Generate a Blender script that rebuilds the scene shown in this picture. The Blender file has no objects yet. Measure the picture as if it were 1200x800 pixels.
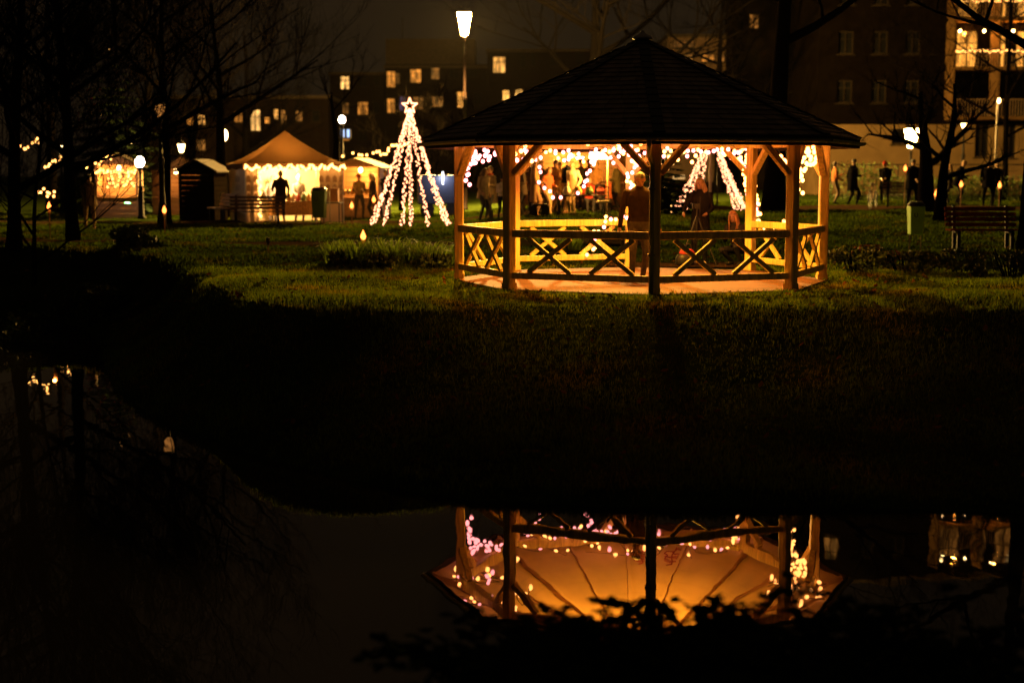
import bpy, bmesh, math, random
import numpy as np
from mathutils import Vector, Matrix, Euler, Quaternion

R = math.radians
PI = math.pi
rnd = random.Random(7)
SC = bpy.context.scene
COL = SC.collection

# ------------------------------------------------------------------ camera, world, exposure
CAM_Z = 1.70
PITCH = R(6.67)
FPX = 1667.0                                  # focal length in pixels of the 1200 px wide photograph
cam_d = bpy.data.cameras.new('camera')
cam_d.lens = 50.0
cam_d.sensor_width = 36.0
cam_d.clip_end = 3000
cam_d.dof.use_dof = True
cam_d.dof.focus_distance = 21.0
cam_d.dof.aperture_fstop = 1.0
cam = bpy.data.objects.new('camera', cam_d)
cam.location = (0, 0, CAM_Z)
cam.rotation_euler = (PI / 2 - PITCH, 0, 0)
COL.objects.link(cam)
SC.camera = cam

world = bpy.data.worlds.new('World')
SC.world = world
world.use_nodes = True
wn, wl = world.node_tree.nodes, world.node_tree.links
bg = wn['Background']
tc = wn.new('ShaderNodeTexCoord')
sp = wn.new('ShaderNodeSeparateXYZ')
wl.new(tc.outputs['Generated'], sp.inputs[0])
rp = wn.new('ShaderNodeValToRGB')
rp.color_ramp.elements[0].position = 0.0
rp.color_ramp.elements[0].color = (0.0090, 0.0056, 0.0026, 1)
rp.color_ramp.elements[1].position = 0.45
rp.color_ramp.elements[1].color = (0.0155, 0.0092, 0.0046, 1)
wl.new(sp.outputs[2], rp.inputs[0])
wl.new(rp.outputs[0], bg.inputs['Color'])
bg.inputs['Strength'].default_value = 1.25

SC.view_settings.view_transform = 'Standard'
SC.view_settings.look = 'None'
SC.view_settings.exposure = 0.0
SC.view_settings.gamma = 1.0
SC.render.engine = 'CYCLES'
SC.cycles.use_denoising = True
SC.cycles.sample_clamp_indirect = 4.0
SC.cycles.max_bounces = 6
SC.cycles.diffuse_bounces = 3
SC.cycles.glossy_bounces = 3
SC.cycles.transparent_max_bounces = 8


def P(px, py, d):
    """world point on the photograph's ray through (px, py) at forward distance d"""
    u, v = (px - 600) / FPX, (400 - py) / FPX
    dx, dy, dz = u, math.cos(PITCH) + v * math.sin(PITCH), -math.sin(PITCH) + v * math.cos(PITCH)
    k = d / dy
    return Vector((dx * k, d, CAM_Z + dz * k))


def G(px, py, z):
    u, v = (px - 600) / FPX, (400 - py) / FPX
    dx, dy, dz = u, math.cos(PITCH) + v * math.sin(PITCH), -math.sin(PITCH) + v * math.cos(PITCH)
    k = (z - CAM_Z) / dz
    return Vector((dx * k, dy * k, z))


# ------------------------------------------------------------------ materials
MATS = {}


def mat(name, col=(.5, .5, .5), rough=.7, var=.25, scale=6.0, bump=.0, metal=0.0, emit=None, estr=0.0, attr=None, spec=.4, stretch=None, trans=0.0):
    if name in MATS:
        return MATS[name]
    m = bpy.data.materials.new(name)
    m.use_nodes = True
    N, L = m.node_tree.nodes, m.node_tree.links
    b = N['Principled BSDF']
    b.inputs['Roughness'].default_value = rough
    b.inputs['Metallic'].default_value = metal
    b.inputs['Specular IOR Level'].default_value = spec
    if spec < .06:
        b.inputs['IOR'].default_value = 1.01
    t = N.new('ShaderNodeTexCoord')
    mp = N.new('ShaderNodeMapping')
    if stretch:
        mp.inputs['Scale'].default_value = stretch
    L.new(t.outputs['Object'], mp.inputs[0])
    nz = N.new('ShaderNodeTexNoise')
    nz.inputs['Scale'].default_value = scale
    nz.inputs['Detail'].default_value = 5
    L.new(mp.outputs[0], nz.inputs['Vector'])
    r = N.new('ShaderNodeValToRGB')
    r.color_ramp.elements[0].position = .3
    r.color_ramp.elements[1].position = .72
    r.color_ramp.elements[0].color = tuple(max(0, c * (1 - var)) for c in col) + (1,)
    r.color_ramp.elements[1].color = tuple(min(1, c * (1 + var)) for c in col) + (1,)
    L.new(nz.outputs['Fac'], r.inputs[0])
    out = r.outputs[0]
    if attr:
        a = N.new('ShaderNodeAttribute')
        a.attribute_name = attr
        mx = N.new('ShaderNodeMix')
        mx.data_type = 'RGBA'
        mx.blend_type = 'MULTIPLY'
        mx.inputs['Factor'].default_value = 1
        L.new(out, mx.inputs['A'])
        L.new(a.outputs['Color'], mx.inputs['B'])
        out = mx.outputs['Result']
    L.new(out, b.inputs['Base Color'])
    if bump:
        bp = N.new('ShaderNodeBump')
        bp.inputs['Strength'].default_value = bump
        bp.inputs['Distance'].default_value = .02
        n2 = N.new('ShaderNodeTexNoise')
        n2.inputs['Scale'].default_value = scale * 4
        n2.inputs['Detail'].default_value = 6
        L.new(mp.outputs[0], n2.inputs['Vector'])
        L.new(n2.outputs['Fac'], bp.inputs['Height'])
        L.new(bp.outputs[0], b.inputs['Normal'])
    if emit:
        b.inputs['Emission Color'].default_value = (*emit, 1)
        b.inputs['Emission Strength'].default_value = estr
    MATS[name] = m
    return m


def emat(name, col, strength, sample=True):
    if name in MATS:
        return MATS[name]
    m = bpy.data.materials.new(name)
    m.use_nodes = True
    N, L = m.node_tree.nodes, m.node_tree.links
    for n in list(N):
        if n.type == 'BSDF_PRINCIPLED':
            N.remove(n)
    e = N.new('ShaderNodeEmission')
    e.inputs[0].default_value = (*col, 1)
    e.inputs[1].default_value = strength
    L.new(e.outputs[0], N['Material Output'].inputs[0])
    if not sample:
        m.cycles.emission_sampling = 'NONE'
    MATS[name] = m
    return m


def window_mat(name, col, strength, scale=1.4, lo=.12):
    """a lit room behind a pane: curtains and furniture as broad bands of brighter and darker light"""
    if name in MATS:
        return MATS[name]
    m = bpy.data.materials.new(name)
    m.use_nodes = True
    N, L = m.node_tree.nodes, m.node_tree.links
    b = N['Principled BSDF']
    b.inputs['Base Color'].default_value = (.03, .03, .03, 1)
    b.inputs['Roughness'].default_value = .15
    t = N.new('ShaderNodeTexCoord')
    oi = N.new('ShaderNodeObjectInfo')
    ad = N.new('ShaderNodeVectorMath')
    ad.operation = 'ADD'
    ml = N.new('ShaderNodeMath')
    ml.operation = 'MULTIPLY'
    ml.inputs[1].default_value = 37.0
    L.new(oi.outputs['Random'], ml.inputs[0])
    L.new(t.outputs['Object'], ad.inputs[0])
    L.new(ml.outputs[0], ad.inputs[1])
    mp = N.new('ShaderNodeMapping')
    mp.inputs['Scale'].default_value = (2.2, 2.2, .8)
    L.new(ad.outputs[0], mp.inputs[0])
    nz = N.new('ShaderNodeTexNoise')
    nz.inputs['Scale'].default_value = scale
    nz.inputs['Detail'].default_value = 3
    L.new(mp.outputs[0], nz.inputs['Vector'])
    r = N.new('ShaderNodeMapRange')
    r.inputs[1].default_value = .4
    r.inputs[2].default_value = .66
    r.inputs[3].default_value = lo
    r.inputs[4].default_value = 1.0
    L.new(nz.outputs['Fac'], r.inputs[0])
    mm = N.new('ShaderNodeMath')
    mm.operation = 'MULTIPLY'
    mm.inputs[1].default_value = strength
    L.new(r.outputs[0], mm.inputs[0])
    b.inputs['Emission Color'].default_value = (*col, 1)
    L.new(mm.outputs[0], b.inputs['Emission Strength'])
    m.cycles.emission_sampling = 'NONE'
    MATS[name] = m
    return m


# lamp colours (linear)
AMBER = (1.0, .40, .055)
WARM = (1.0, .55, .18)

M_POST = mat('gazebo_timber', (.68, .50, .15), .62, .34, 3, .35, stretch=(7, 7, .7))
M_CEIL = mat('ceiling_board', (.52, .315, .15), .6, .18, 1.5, .1)
M_SHINGLE = mat('roof_shingle', (.12, .095, .065), .55, .4, 7, .2, attr='tint', spec=.35)
M_FASCIA = mat('fascia_board', (.03, .022, .015), .8, .3, 4, .2, spec=.1)
M_METAL = mat('zinc_metal', (.30, .29, .27), .4, .2, 5, .05, metal=.7)
M_BLACK = mat('black_paint', (.015, .015, .017), .45, .3, 6)
M_DARKIRON = mat('dark_iron', (.012, .011, .010), .7, .3, 8, .1, spec=.15)
M_WIRE = mat('light_cable', (.02, .03, .02), .6, .1, 9)
M_BARK = mat('bark', (.0018, .0014, .0011), .95, .5, 5, .8, stretch=(5, 5, 1), spec=.03)
M_TWIG = mat('twig_bark', (.0022, .0017, .0013), .95, .3, 5, spec=.03)
M_LEAF = mat('shrub_leaf', (.030, .052, .012), .8, .4, 4, attr='tint')
M_BRAMBLE = mat('bramble_leaf', (.012, .018, .007), .9, .4, 9, .1, spec=.04)
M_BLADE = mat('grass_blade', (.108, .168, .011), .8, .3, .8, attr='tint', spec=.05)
M_BLADE2 = mat('dimmed_lawn_blade', (.030, .050, .005), .8, .3, .8, attr='tint', spec=.05)  # grass_blade copy, colour darkened to offset strong lamplight on the far lawn


def see_through(m, fac, tint_mul):
    """thin leaf tissue: part of the light passes through the blade"""
    N, L = m.node_tree.nodes, m.node_tree.links
    b = N['Principled BSDF']
    src = b.inputs['Base Color'].links[0].from_socket
    tr = N.new('ShaderNodeBsdfTranslucent')
    g = N.new('ShaderNodeMix')
    g.data_type = 'RGBA'
    g.blend_type = 'MULTIPLY'
    g.inputs['Factor'].default_value = 1
    g.inputs['B'].default_value = (*tint_mul, 1)
    L.new(src, g.inputs['A'])
    L.new(g.outputs['Result'], tr.inputs[0])
    mx = N.new('ShaderNodeMixShader')
    mx.inputs[0].default_value = fac
    L.new(b.outputs[0], mx.inputs[1])
    L.new(tr.outputs[0], mx.inputs[2])
    L.new(mx.outputs[0], N['Material Output'].inputs['Surface'])


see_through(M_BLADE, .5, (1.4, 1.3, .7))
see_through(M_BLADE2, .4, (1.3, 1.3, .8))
M_SOIL = mat('ground_soil', (.022, .034, .005), .95, .5, 1.2, .9, spec=.03)
M_PINK = emat('pink_white_bulb', (1, .25, .24), 8.0)
M_WARMB = emat('warm_white_bulb', (1, .33, .075), 12.0)
M_TREEB = emat('tree_light_bulb', (1, .36, .17), 6.0)
M_FAIRY = emat('small_fairy_bulb', (1, .45, .12), 4.5)
M_SMALLB = emat('market_bulb', (1, .40, .09), 9.0)
M_RED = emat('red_bulb', (1, .03, .02), 2.0)
M_FLAME = emat('torch_flame', (1, .22, .035), 7.0)
M_LAMPG = emat('street_lamp_glass', (1, .55, .12), 20000.0)
M_COLDG = emat('cold_lamp_glass', (1, .74, .60), 45.0)
M_WARMG = emat('warm_lamp_glass', (1, .60, .22), 30.0)
M_LANT = emat('park_lantern_glass', (1, .48, .10), 230.0)
M_GLOBE = emat('bright_globe_glass', (1, .66, .30), 22.0)


# ------------------------------------------------------------------ mesh helpers
class MB:
    def __init__(s):
        s.v, s.f, s.mi, s.tint = [], [], [], []

    def add(s, verts, faces, mi=0, tint=None):
        o = len(s.v)
        s.v.extend([tuple(p) for p in verts])
        for f in faces:
            s.f.append(tuple(i + o for i in f))
            s.mi.append(mi)
            s.tint.append(tint)
        return s

    def box(s, c, size, rot=None, mi=0):
        hx, hy, hz = size[0] / 2, size[1] / 2, size[2] / 2
        vs = [Vector((x * hx, y * hy, z * hz)) for z in (-1, 1) for y in (-1, 1) for x in (-1, 1)]
        if rot is not None:
            vs = [rot @ v for v in vs]
        c = Vector(c)
        return s.add([v + c for v in vs], [(0, 2, 3, 1), (4, 5, 7, 6), (0, 1, 5, 4), (2, 6, 7, 3), (0, 4, 6, 2), (1, 3, 7, 5)], mi)

    def beam(s, a, b, w, h, up=(0, 0, 1), mi=0, bev=0):
        """bar from a to b; w across, h along up"""
        a, b = Vector(a), Vector(b)
        y = (b - a)
        ln = y.length
        y.normalize()
        x = y.cross(Vector(up))
        if x.length < 1e-5:
            x = y.cross(Vector((1, 0, 0)))
        x.normalize()
        z = x.cross(y)
        if not bev:
            pr = [(-w / 2, -h / 2), (w / 2, -h / 2), (w / 2, h / 2), (-w / 2, h / 2)]
        else:
            e = bev
            pr = [(-w / 2 + e, -h / 2), (w / 2 - e, -h / 2), (w / 2, -h / 2 + e), (w / 2, h / 2 - e), (w / 2 - e, h / 2), (-w / 2 + e, h / 2), (-w / 2, h / 2 - e), (-w / 2, -h / 2 + e)]
        n = len(pr)
        vs = [p + x * q[0] + z * q[1] for p in (a, b) for q in pr]
        fs = [tuple(range(n - 1, -1, -1)), tuple(range(n, 2 * n))] + [(i, (i + 1) % n, n + (i + 1) % n, n + i) for i in range(n)]
        return s.add(vs, fs, mi)

    def tube(s, pts, rad, seg=8, mi=0, cap=True):
        pts = [Vector(p) for p in pts]
        n = len(pts)
        if not hasattr(rad, '__len__'):
            rad = [rad] * n
        vs = []
        t0 = (pts[1] - pts[0]).normalized()
        ref = Vector((0, 0, 1)) if abs(t0.z) < .9 else Vector((1, 0, 0))
        x = t0.cross(ref).normalized()
        for i, p in enumerate(pts):
            t = (pts[min(i + 1, n - 1)] - pts[max(i - 1, 0)])
            t = t.normalized() if t.length > 1e-9 else t0
            x = (x - t * x.dot(t))
            x = x.normalized() if x.length > 1e-6 else t.orthogonal().normalized()
            y = t.cross(x)
            for k in range(seg):
                a = 2 * PI * k / seg
                vs.append(p + (x * math.cos(a) + y * math.sin(a)) * rad[i])
        fs = []
        for i in range(n - 1):
            for k in range(seg):
                k2 = (k + 1) % seg
                fs.append((i * seg + k, i * seg + k2, (i + 1) * seg + k2, (i + 1) * seg + k))
        if cap:
            fs.append(tuple(range(seg - 1, -1, -1)))
            fs.append(tuple(range((n - 1) * seg, n * seg)))
        return s.add(vs, fs, mi)

    def lathe(s, prof, seg=16, c=(0, 0, 0), mi=0, sx=1, sy=1):
        c = Vector(c)
        vs, fs = [], []
        n = len(prof)
        for r, z in prof:
            for k in range(seg):
                a = 2 * PI * k / seg
                vs.append(c + Vector((r * math.cos(a) * sx, r * math.sin(a) * sy, z)))
        for i in range(n - 1):
            for k in range(seg):
                k2 = (k + 1) % seg
                fs.append((i * seg + k, i * seg + k2, (i + 1) * seg + k2, (i + 1) * seg + k))
        fs.append(tuple(range(seg - 1, -1, -1)))
        fs.append(tuple(range((n - 1) * seg, n * seg)))
        return s.add(vs, fs, mi)

    def ell(s, c, r, seg=12, rings=8, rot=None, mi=0):
        c = Vector(c)
        if not hasattr(r, '__len__'):
            r = (r, r, r)
        vs, fs = [], []
        for i in range(1, rings):
            th = PI * i / rings
            for k in range(seg):
                a = 2 * PI * k / seg
                vs.append(Vector((r[0] * math.sin(th) * math.cos(a), r[1] * math.sin(th) * math.sin(a), r[2] * math.cos(th))))
        top, bot = len(vs), len(vs) + 1
        vs += [Vector((0, 0, r[2])), Vector((0, 0, -r[2]))]
        for i in range(rings - 2):
            for k in range(seg):
                k2 = (k + 1) % seg
                fs.append((i * seg + k, (i + 1) * seg + k, (i + 1) * seg + k2, i * seg + k2))
        for k in range(seg):
            k2 = (k + 1) % seg
            fs.append((top, k, k2))
            fs.append((bot, (rings - 2) * seg + k2, (rings - 2) * seg + k))
        if rot is not None:
            vs = [rot @ v for v in vs]
        return s.add([v + c for v in vs], fs, mi)

    def octa(s, c, r, mi=0):
        c = Vector(c)
        vs = [c + Vector(d) * r for d in ((1, 0, 0), (-1, 0, 0), (0, 1, 0), (0, -1, 0), (0, 0, 1.1), (0, 0, -1.1))]
        return s.add(vs, [(0, 2, 4), (2, 1, 4), (1, 3, 4), (3, 0, 4), (2, 0, 5), (1, 2, 5), (3, 1, 5), (0, 3, 5)], mi)

    def loft(s, secs, seg=16, mi=0, cap=True):
        """secs: list of (center, rx, ry, xdir, ydir)"""
        vs, fs = [], []
        for c, rx, ry, xd, yd in secs:
            c, xd, yd = Vector(c), Vector(xd), Vector(yd)
            for k in range(seg):
                a = 2 * PI * k / seg
                vs.append(c + xd * (rx * math.cos(a)) + yd * (ry * math.sin(a)))
        n = len(secs)
        for i in range(n - 1):
            for k in range(seg):
                k2 = (k + 1) % seg
                fs.append((i * seg + k, i * seg + k2, (i + 1) * seg + k2, (i + 1) * seg + k))
        if cap:
            fs.append(tuple(range(seg - 1, -1, -1)))
            fs.append(tuple(range((n - 1) * seg, n * seg)))
        return s.add(vs, fs, mi)

    def mesh(s, name, mats, smooth=False):
        me = bpy.data.meshes.new(name)
        me.from_pydata(s.v, [], s.f)
        for m in (mats if isinstance(mats, (list, tuple)) else [mats]):
            me.materials.append(m)
        me.polygons.foreach_set('material_index', s.mi)
        if smooth:
            me.polygons.foreach_set('use_smooth', [True] * len(s.f))
        if any(t is not None for t in s.tint):
            at = me.color_attributes.new('tint', 'FLOAT_COLOR', 'CORNER')
            data = []
            for f, t in zip(s.f, s.tint):
                t = t or (1, 1, 1)
                data.extend((t[0], t[1], t[2], 1.0) * len(f))
            at.data.foreach_set('color', data)
        me.update()
        return me

    def build(s, name, mats, parent=None, smooth=False, loc=None):
        o = bpy.data.objects.new(name, s.mesh(name, mats, smooth))
        COL.objects.link(o)
        if parent is not None:
            o.parent = parent
        if loc is not None:
            o.location = loc
        return o


def tag(o, label, cat, group=None, kind=None):
    o['label'] = label
    if cat:
        o['category'] = cat
    if group:
        o['group'] = group
    if kind:
        o['kind'] = kind
    return o


def thing(name, label, cat, loc=(0, 0, 0), rz=0, group=None):
    o = bpy.data.objects.new(name, None)
    o.empty_display_size = .2
    COL.objects.link(o)
    o.location = loc
    o.rotation_euler = (0, 0, rz)
    return tag(o, label, cat, group)


def copy_tree(o, parent=None):
    c = o.copy()
    COL.objects.link(c)
    if parent is not None:
        c.parent = parent
    for ch in [x for x in o.children]:
        copy_tree(ch, c)
    return c


def lamp(name, loc, watts, col, parent=None, radius=.05, spot=None, rot=None):
    d = bpy.data.lights.new(name, 'SPOT' if spot else 'POINT')
    d.energy = watts
    d.color = col
    d.shadow_soft_size = radius
    if spot:
        d.spot_size = spot
        d.spot_blend = .6
    o = bpy.data.objects.new(name, d)
    o.location = loc
    if rot is not None:
        o.rotation_euler = rot
    COL.objects.link(o)
    if parent is not None:
        o.parent = parent
    return o


# ------------------------------------------------------------------ terrain
WATER_Z = -1.45
far_shore = [G(x, y, WATER_Z) for x, y in ((1320, 606), (1100, 601), (900, 597), (700, 596), (540, 588), (400, 564), (270, 527), (190, 498), (140, 472), (116, 436), (112, 405), (95, 385), (50, 374), (0, 369))]
POND = [(30, far_shore[0].y - .8)] + [(p.x, p.y) for p in far_shore] + [(-22, far_shore[-1].y + .3), (-34, far_shore[-1].y - 2), (-34, 7.4), (-6, 7.5), (-1.6, 7.7), (0.2, 8.3), (2, 8.6), (6, 8.9), (30, 8.4)]
POND_A = np.array(POND)


def pond_sd(x, y):
    """signed distance to the pond's edge (positive on land)"""
    x = np.asarray(x, float)
    y = np.asarray(y, float)
    d2 = np.full(x.shape, 1e18)
    inside = np.zeros(x.shape, bool)
    n = len(POND_A)
    for i in range(n):
        ax, ay = POND_A[i]
        bx, by = POND_A[(i + 1) % n]
        ex, ey = bx - ax, by - ay
        t = np.clip(((x - ax) * ex + (y - ay) * ey) / (ex * ex + ey * ey), 0, 1)
        d2 = np.minimum(d2, (x - ax - t * ex) ** 2 + (y - ay - t * ey) ** 2)
        cr = ((ay > y) != (by > y)) & (x < (bx - ax) * (y - ay) / (by - ay + 1e-12) + ax)
        inside ^= cr
    d = np.sqrt(d2)
    return np.where(inside, -d, d)


def sstep(a, b, v):
    t = np.clip((v - a) / (b - a), 0, 1)
    return t * t * (3 - 2 * t)


def ground_h(x, y):
    x = np.asarray(x, float)
    y = np.asarray(y, float)
    sd = pond_sd(x, y)
    L = 1.8 + 4.2 * sstep(-3.6, 2.4, x)
    L = np.where(y < 11, 8.5, L)
    t = np.clip(sd / L, 0, 1.6)
    # small cut bank, then a slope that rounds over at the crest
    slope = -1.33 + 1.29 * np.where(t < 1.0, .36 * t + .64 * t ** 3, 1.0)
    slope = slope - .05 * np.exp(-((t - 1.0) / .10) ** 2)
    cut = sstep(0.0, .35, sd)
    h = np.where(sd > 0, (WATER_Z - .06) * (1 - cut) + slope * cut, np.maximum(WATER_Z - .06 + sd * .6, -2.6))
    rise = sstep(26, 46, y) * (.10 + .37 * sstep(-3.5, 2.0, x)) + sstep(46, 58, y) * (.12 * sstep(-3, 3, x))
    h = h + np.where(sd > 0, rise, 0)
    bump = .035 * np.sin(x * 1.3 + 1.7 * np.sin(y * .9)) + .03 * np.sin(y * 1.7 + 1.3 * np.sin(x * .8))
    flat = sstep(3.0, 4.4, np.hypot(x - 2.13, y - 23.7))
    h = h + np.where(sd > .3, bump * .8 * flat * (1 - sstep(60, 90, y)), 0)
    return h


def gh(x, y):
    return float(ground_h(np.array([x]), np.array([y]))[0])


def on(px, d, dz=0):
    """ground point in direction px at distance d"""
    x = P(px, 230, d).x
    return Vector((x, d, gh(x, d) + dz))


xs = np.concatenate([[-1500, -700, -300, -150, -90, -60, -45], np.arange(-36, 36.01, .4), [45, 60, 90, 150, 300, 700, 1500]])
ys = np.concatenate([[-300, -60, -20, -6], np.arange(0, 30, .3), np.arange(30, 70, .8), [75, 85, 100, 130, 180, 300, 700, 2000]])
GX, GY = np.meshgrid(xs, ys)
GZ = ground_h(GX, GY)
nx, ny = len(xs), len(ys)
me = bpy.data.meshes.new('ground')
me.from_pydata(np.stack([GX.ravel(), GY.ravel(), GZ.ravel()], 1).tolist(), [], [(j * nx + i, j * nx + i + 1, (j + 1) * nx + i + 1, (j + 1) * nx + i) for j in range(ny - 1) for i in range(nx - 1)])
me.materials.append(M_SOIL)
me.polygons.foreach_set('use_smooth', [True] * len(me.polygons))
o = bpy.data.objects.new('ground', me)
COL.objects.link(o)
o['kind'] = 'structure'

# water
m = bpy.data.materials.new('pond_water')
m.use_nodes = True
N, L = m.node_tree.nodes, m.node_tree.links
b = N['Principled BSDF']
b.inputs['Base Color'].default_value = (.010, .009, .006, 1)
b.inputs['Roughness'].default_value = .012
b.inputs['IOR'].default_value = 1.42
b.inputs['Specular IOR Level'].default_value = .62
t_ = N.new('ShaderNodeTexCoord')
mp_ = N.new('ShaderNodeMapping')
mp_.inputs['Scale'].default_value = (1.0, .45, 1)
nz_ = N.new('ShaderNodeTexNoise')
nz_.inputs['Scale'].default_value = 1.1
nz_.inputs['Detail'].default_value = 3
bp_ = N.new('ShaderNodeBump')
bp_.inputs['Strength'].default_value = .11
bp_.inputs['Distance'].default_value = .035
L.new(t_.outputs['Object'], mp_.inputs[0])
L.new(mp_.outputs[0], nz_.inputs['Vector'])
L.new(nz_.outputs['Fac'], bp_.inputs['Height'])
L.new(bp_.outputs[0], b.inputs['Normal'])
w = MB()
w.add([(-36, 5, WATER_Z), (36, 5, WATER_Z), (36, 36, WATER_Z), (-36, 36, WATER_Z)], [(0, 1, 2, 3)])
o = w.build('pond_water', m)
o['kind'] = 'structure'

M_PATH = mat('path_paving', (.030, .018, .009), .95, .3, 3, .5, spec=.03)


def path(name, pts, width):
    mb = MB()
    pts = [Vector((p[0], p[1], 0)) for p in pts]
    line = []
    for a, b in zip(pts[:-1], pts[1:]):
        n = max(2, int((b - a).length / .6))
        line += [a.lerp(b, i / n) for i in range(n)]
    line.append(pts[-1])
    rows = []
    for i, p in enumerate(line):
        t = (line[min(i + 1, len(line) - 1)] - line[max(i - 1, 0)]).normalized()
        nrm = Vector((-t.y, t.x, 0))
        row = []
        for k in range(7):
            q = p + nrm * width * (k / 6 - .5)
            row.append((q.x, q.y, gh(q.x, q.y) + .035))
        rows.append(row)
    vs = [v for r_ in rows for v in r_]
    fs = [(i * 7 + k, i * 7 + k + 1, (i + 1) * 7 + k + 1, (i + 1) * 7 + k) for i in range(len(rows) - 1) for k in range(6)]
    mb.add(vs, fs)
    o = mb.build(name, M_PATH, smooth=True)
    o['kind'] = 'structure'
    return o


path('path', [(3.1, 26.6), (3.3, 28.3)], 2.8)
path('path', [(-30, 50.5), (-12, 48.2), (0, 49.5), (12, 52.0), (34, 53.5)], 3.4)
path('path', [(-15, 36.8), (-6.5, 35.4), (-2.0, 34.2), (3.0, 33.0)], 1.3)

# ------------------------------------------------------------------ gazebo
GC = Vector((P(750, 330, 23.7).x, 23.7, 0))
gz = thing('gazebo', 'octagonal open timber gazebo with dark shingled roof lit orange inside', 'gazebo', GC)
RP = 3.02
TH = [R(-1.2 + 45 * k) for k in range(8)]


def ring(r, th, z):
    return Vector((r * math.sin(th), -r * math.cos(th), z))


M_BRICK = bpy.data.materials.new('brick_floor')
M_BRICK.use_nodes = True
N, L = M_BRICK.node_tree.nodes, M_BRICK.node_tree.links
b = N['Principled BSDF']
b.inputs['Roughness'].default_value = .85
t_ = N.new('ShaderNodeTexCoord')
br = N.new('ShaderNodeTexBrick')
br.inputs['Scale'].default_value = 4.5
br.inputs['Color1'].default_value = (.22, .075, .03, 1)
br.inputs['Color2'].default_value = (.15, .055, .026, 1)
br.inputs['Mortar'].default_value = (.09, .07, .055, 1)
br.inputs['Mortar Size'].default_value = .02
nz_ = N.new('ShaderNodeTexNoise')
nz_.inputs['Scale'].default_value = 1.6
nz_.inputs['Detail'].default_value = 6
mx_ = N.new('ShaderNodeMix')
mx_.data_type = 'RGBA'
mx_.blend_type = 'MULTIPLY'
mx_.inputs['Factor'].default_value = .75
L.new(t_.outputs['Object'], br.inputs['Vector'])
L.new(t_.outputs['Object'], nz_.inputs['Vector'])
L.new(br.outputs['Color'], mx_.inputs['A'])
rr_ = N.new('ShaderNodeValToRGB')
rr_.color_ramp.elements[0].position = .35
rr_.color_ramp.elements[0].color = (.35, .33, .3, 1)
rr_.color_ramp.elements[1].position = .6
L.new(nz_.outputs['Fac'], rr_.inputs[0])
L.new(rr_.outputs[0], mx_.inputs['B'])
L.new(mx_.outputs['Result'], b.inputs['Base Color'])
bp_ = N.new('ShaderNodeBump')
bp_.inputs['Distance'].default_value = .01
bp_.inputs['Strength'].default_value = .6
L.new(br.outputs['Fac'], bp_.inputs['Height'])
bp_.invert = True
L.new(bp_.outputs[0], b.inputs['Normal'])

mb = MB()
top = [ring(3.13, t, -.022) for t in TH]
bot = [ring(3.13, t, -.35) for t in TH]
mb.add(top + bot, [tuple(range(8))] + [(k, 8 + k, 8 + (k + 1) % 8, (k + 1) % 8) for k in range(8)])
mb.build('floor', M_BRICK, gz)

ENTRANCE = 3                                   # bay between vertices 3 and 4 is open
for k, t in enumerate(TH):
    rad = ring(1, t, 0)
    p = MB()
    p.beam(ring(RP, t, -.2), ring(RP, t, 2.30), .15, .15, up=rad, bev=.012)
    p.build('post', M_POST, gz)
    f = MB()
    f.box(ring(RP, t, .03), (.165, .165, .08), Matrix.Rotation(t, 3, 'Z'))
    f.build('post_shoe', M_POST, gz)
for k in range(8):
    a, b_ = TH[k], TH[(k + 1) % 8]
    A, B = ring(RP, a, 0), ring(RP, b_, 0)
    d = (B - A).normalized()
    nrm = Vector((d.y, -d.x, 0))
    ln = (B - A).length
    z = Vector((0, 0, 1))
    m_ = MB()
    m_.beam(A + d * .07 + z * 2.255, B - d * .07 + z * 2.255, .11, .17, bev=.008)
    m_.build('beam', M_POST, gz)
    for s_, q in ((1, A), (-1, B)):
        kb = MB()
        kb.beam(q + d * (s_ * .075) + z * 1.72, q + d * (s_ * .50) + z * 2.16, .085, .11, up=nrm, bev=.006)
        kb.build('knee_brace', M_POST, gz)
    if k == ENTRANCE:
        continue
    m_ = MB()
    m_.beam(A + d * .07 + z * .82, B - d * .07 + z * .82, .09, .118, bev=.012)
    m_.build('top_rail', M_POST, gz)
    m_ = MB()
    m_.beam(A + d * .07 + z * .185, B - d * .07 + z * .185, .08, .10, bev=.008)
    m_.build('bottom_rail', M_POST, gz)
    for fr in (.285, .715):
        c = A.lerp(B, fr)
        x_ = MB()
        x_.beam(c - d * .34 + z * .236, c + d * .34 + z * .752, .068, .05, up=nrm)
        x_.beam(c + d * .34 + z * .236 + nrm * .008, c - d * .34 + z * .752 + nrm * .008, .064, .05, up=nrm)
        x_.build('cross_brace', M_POST, gz)

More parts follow.
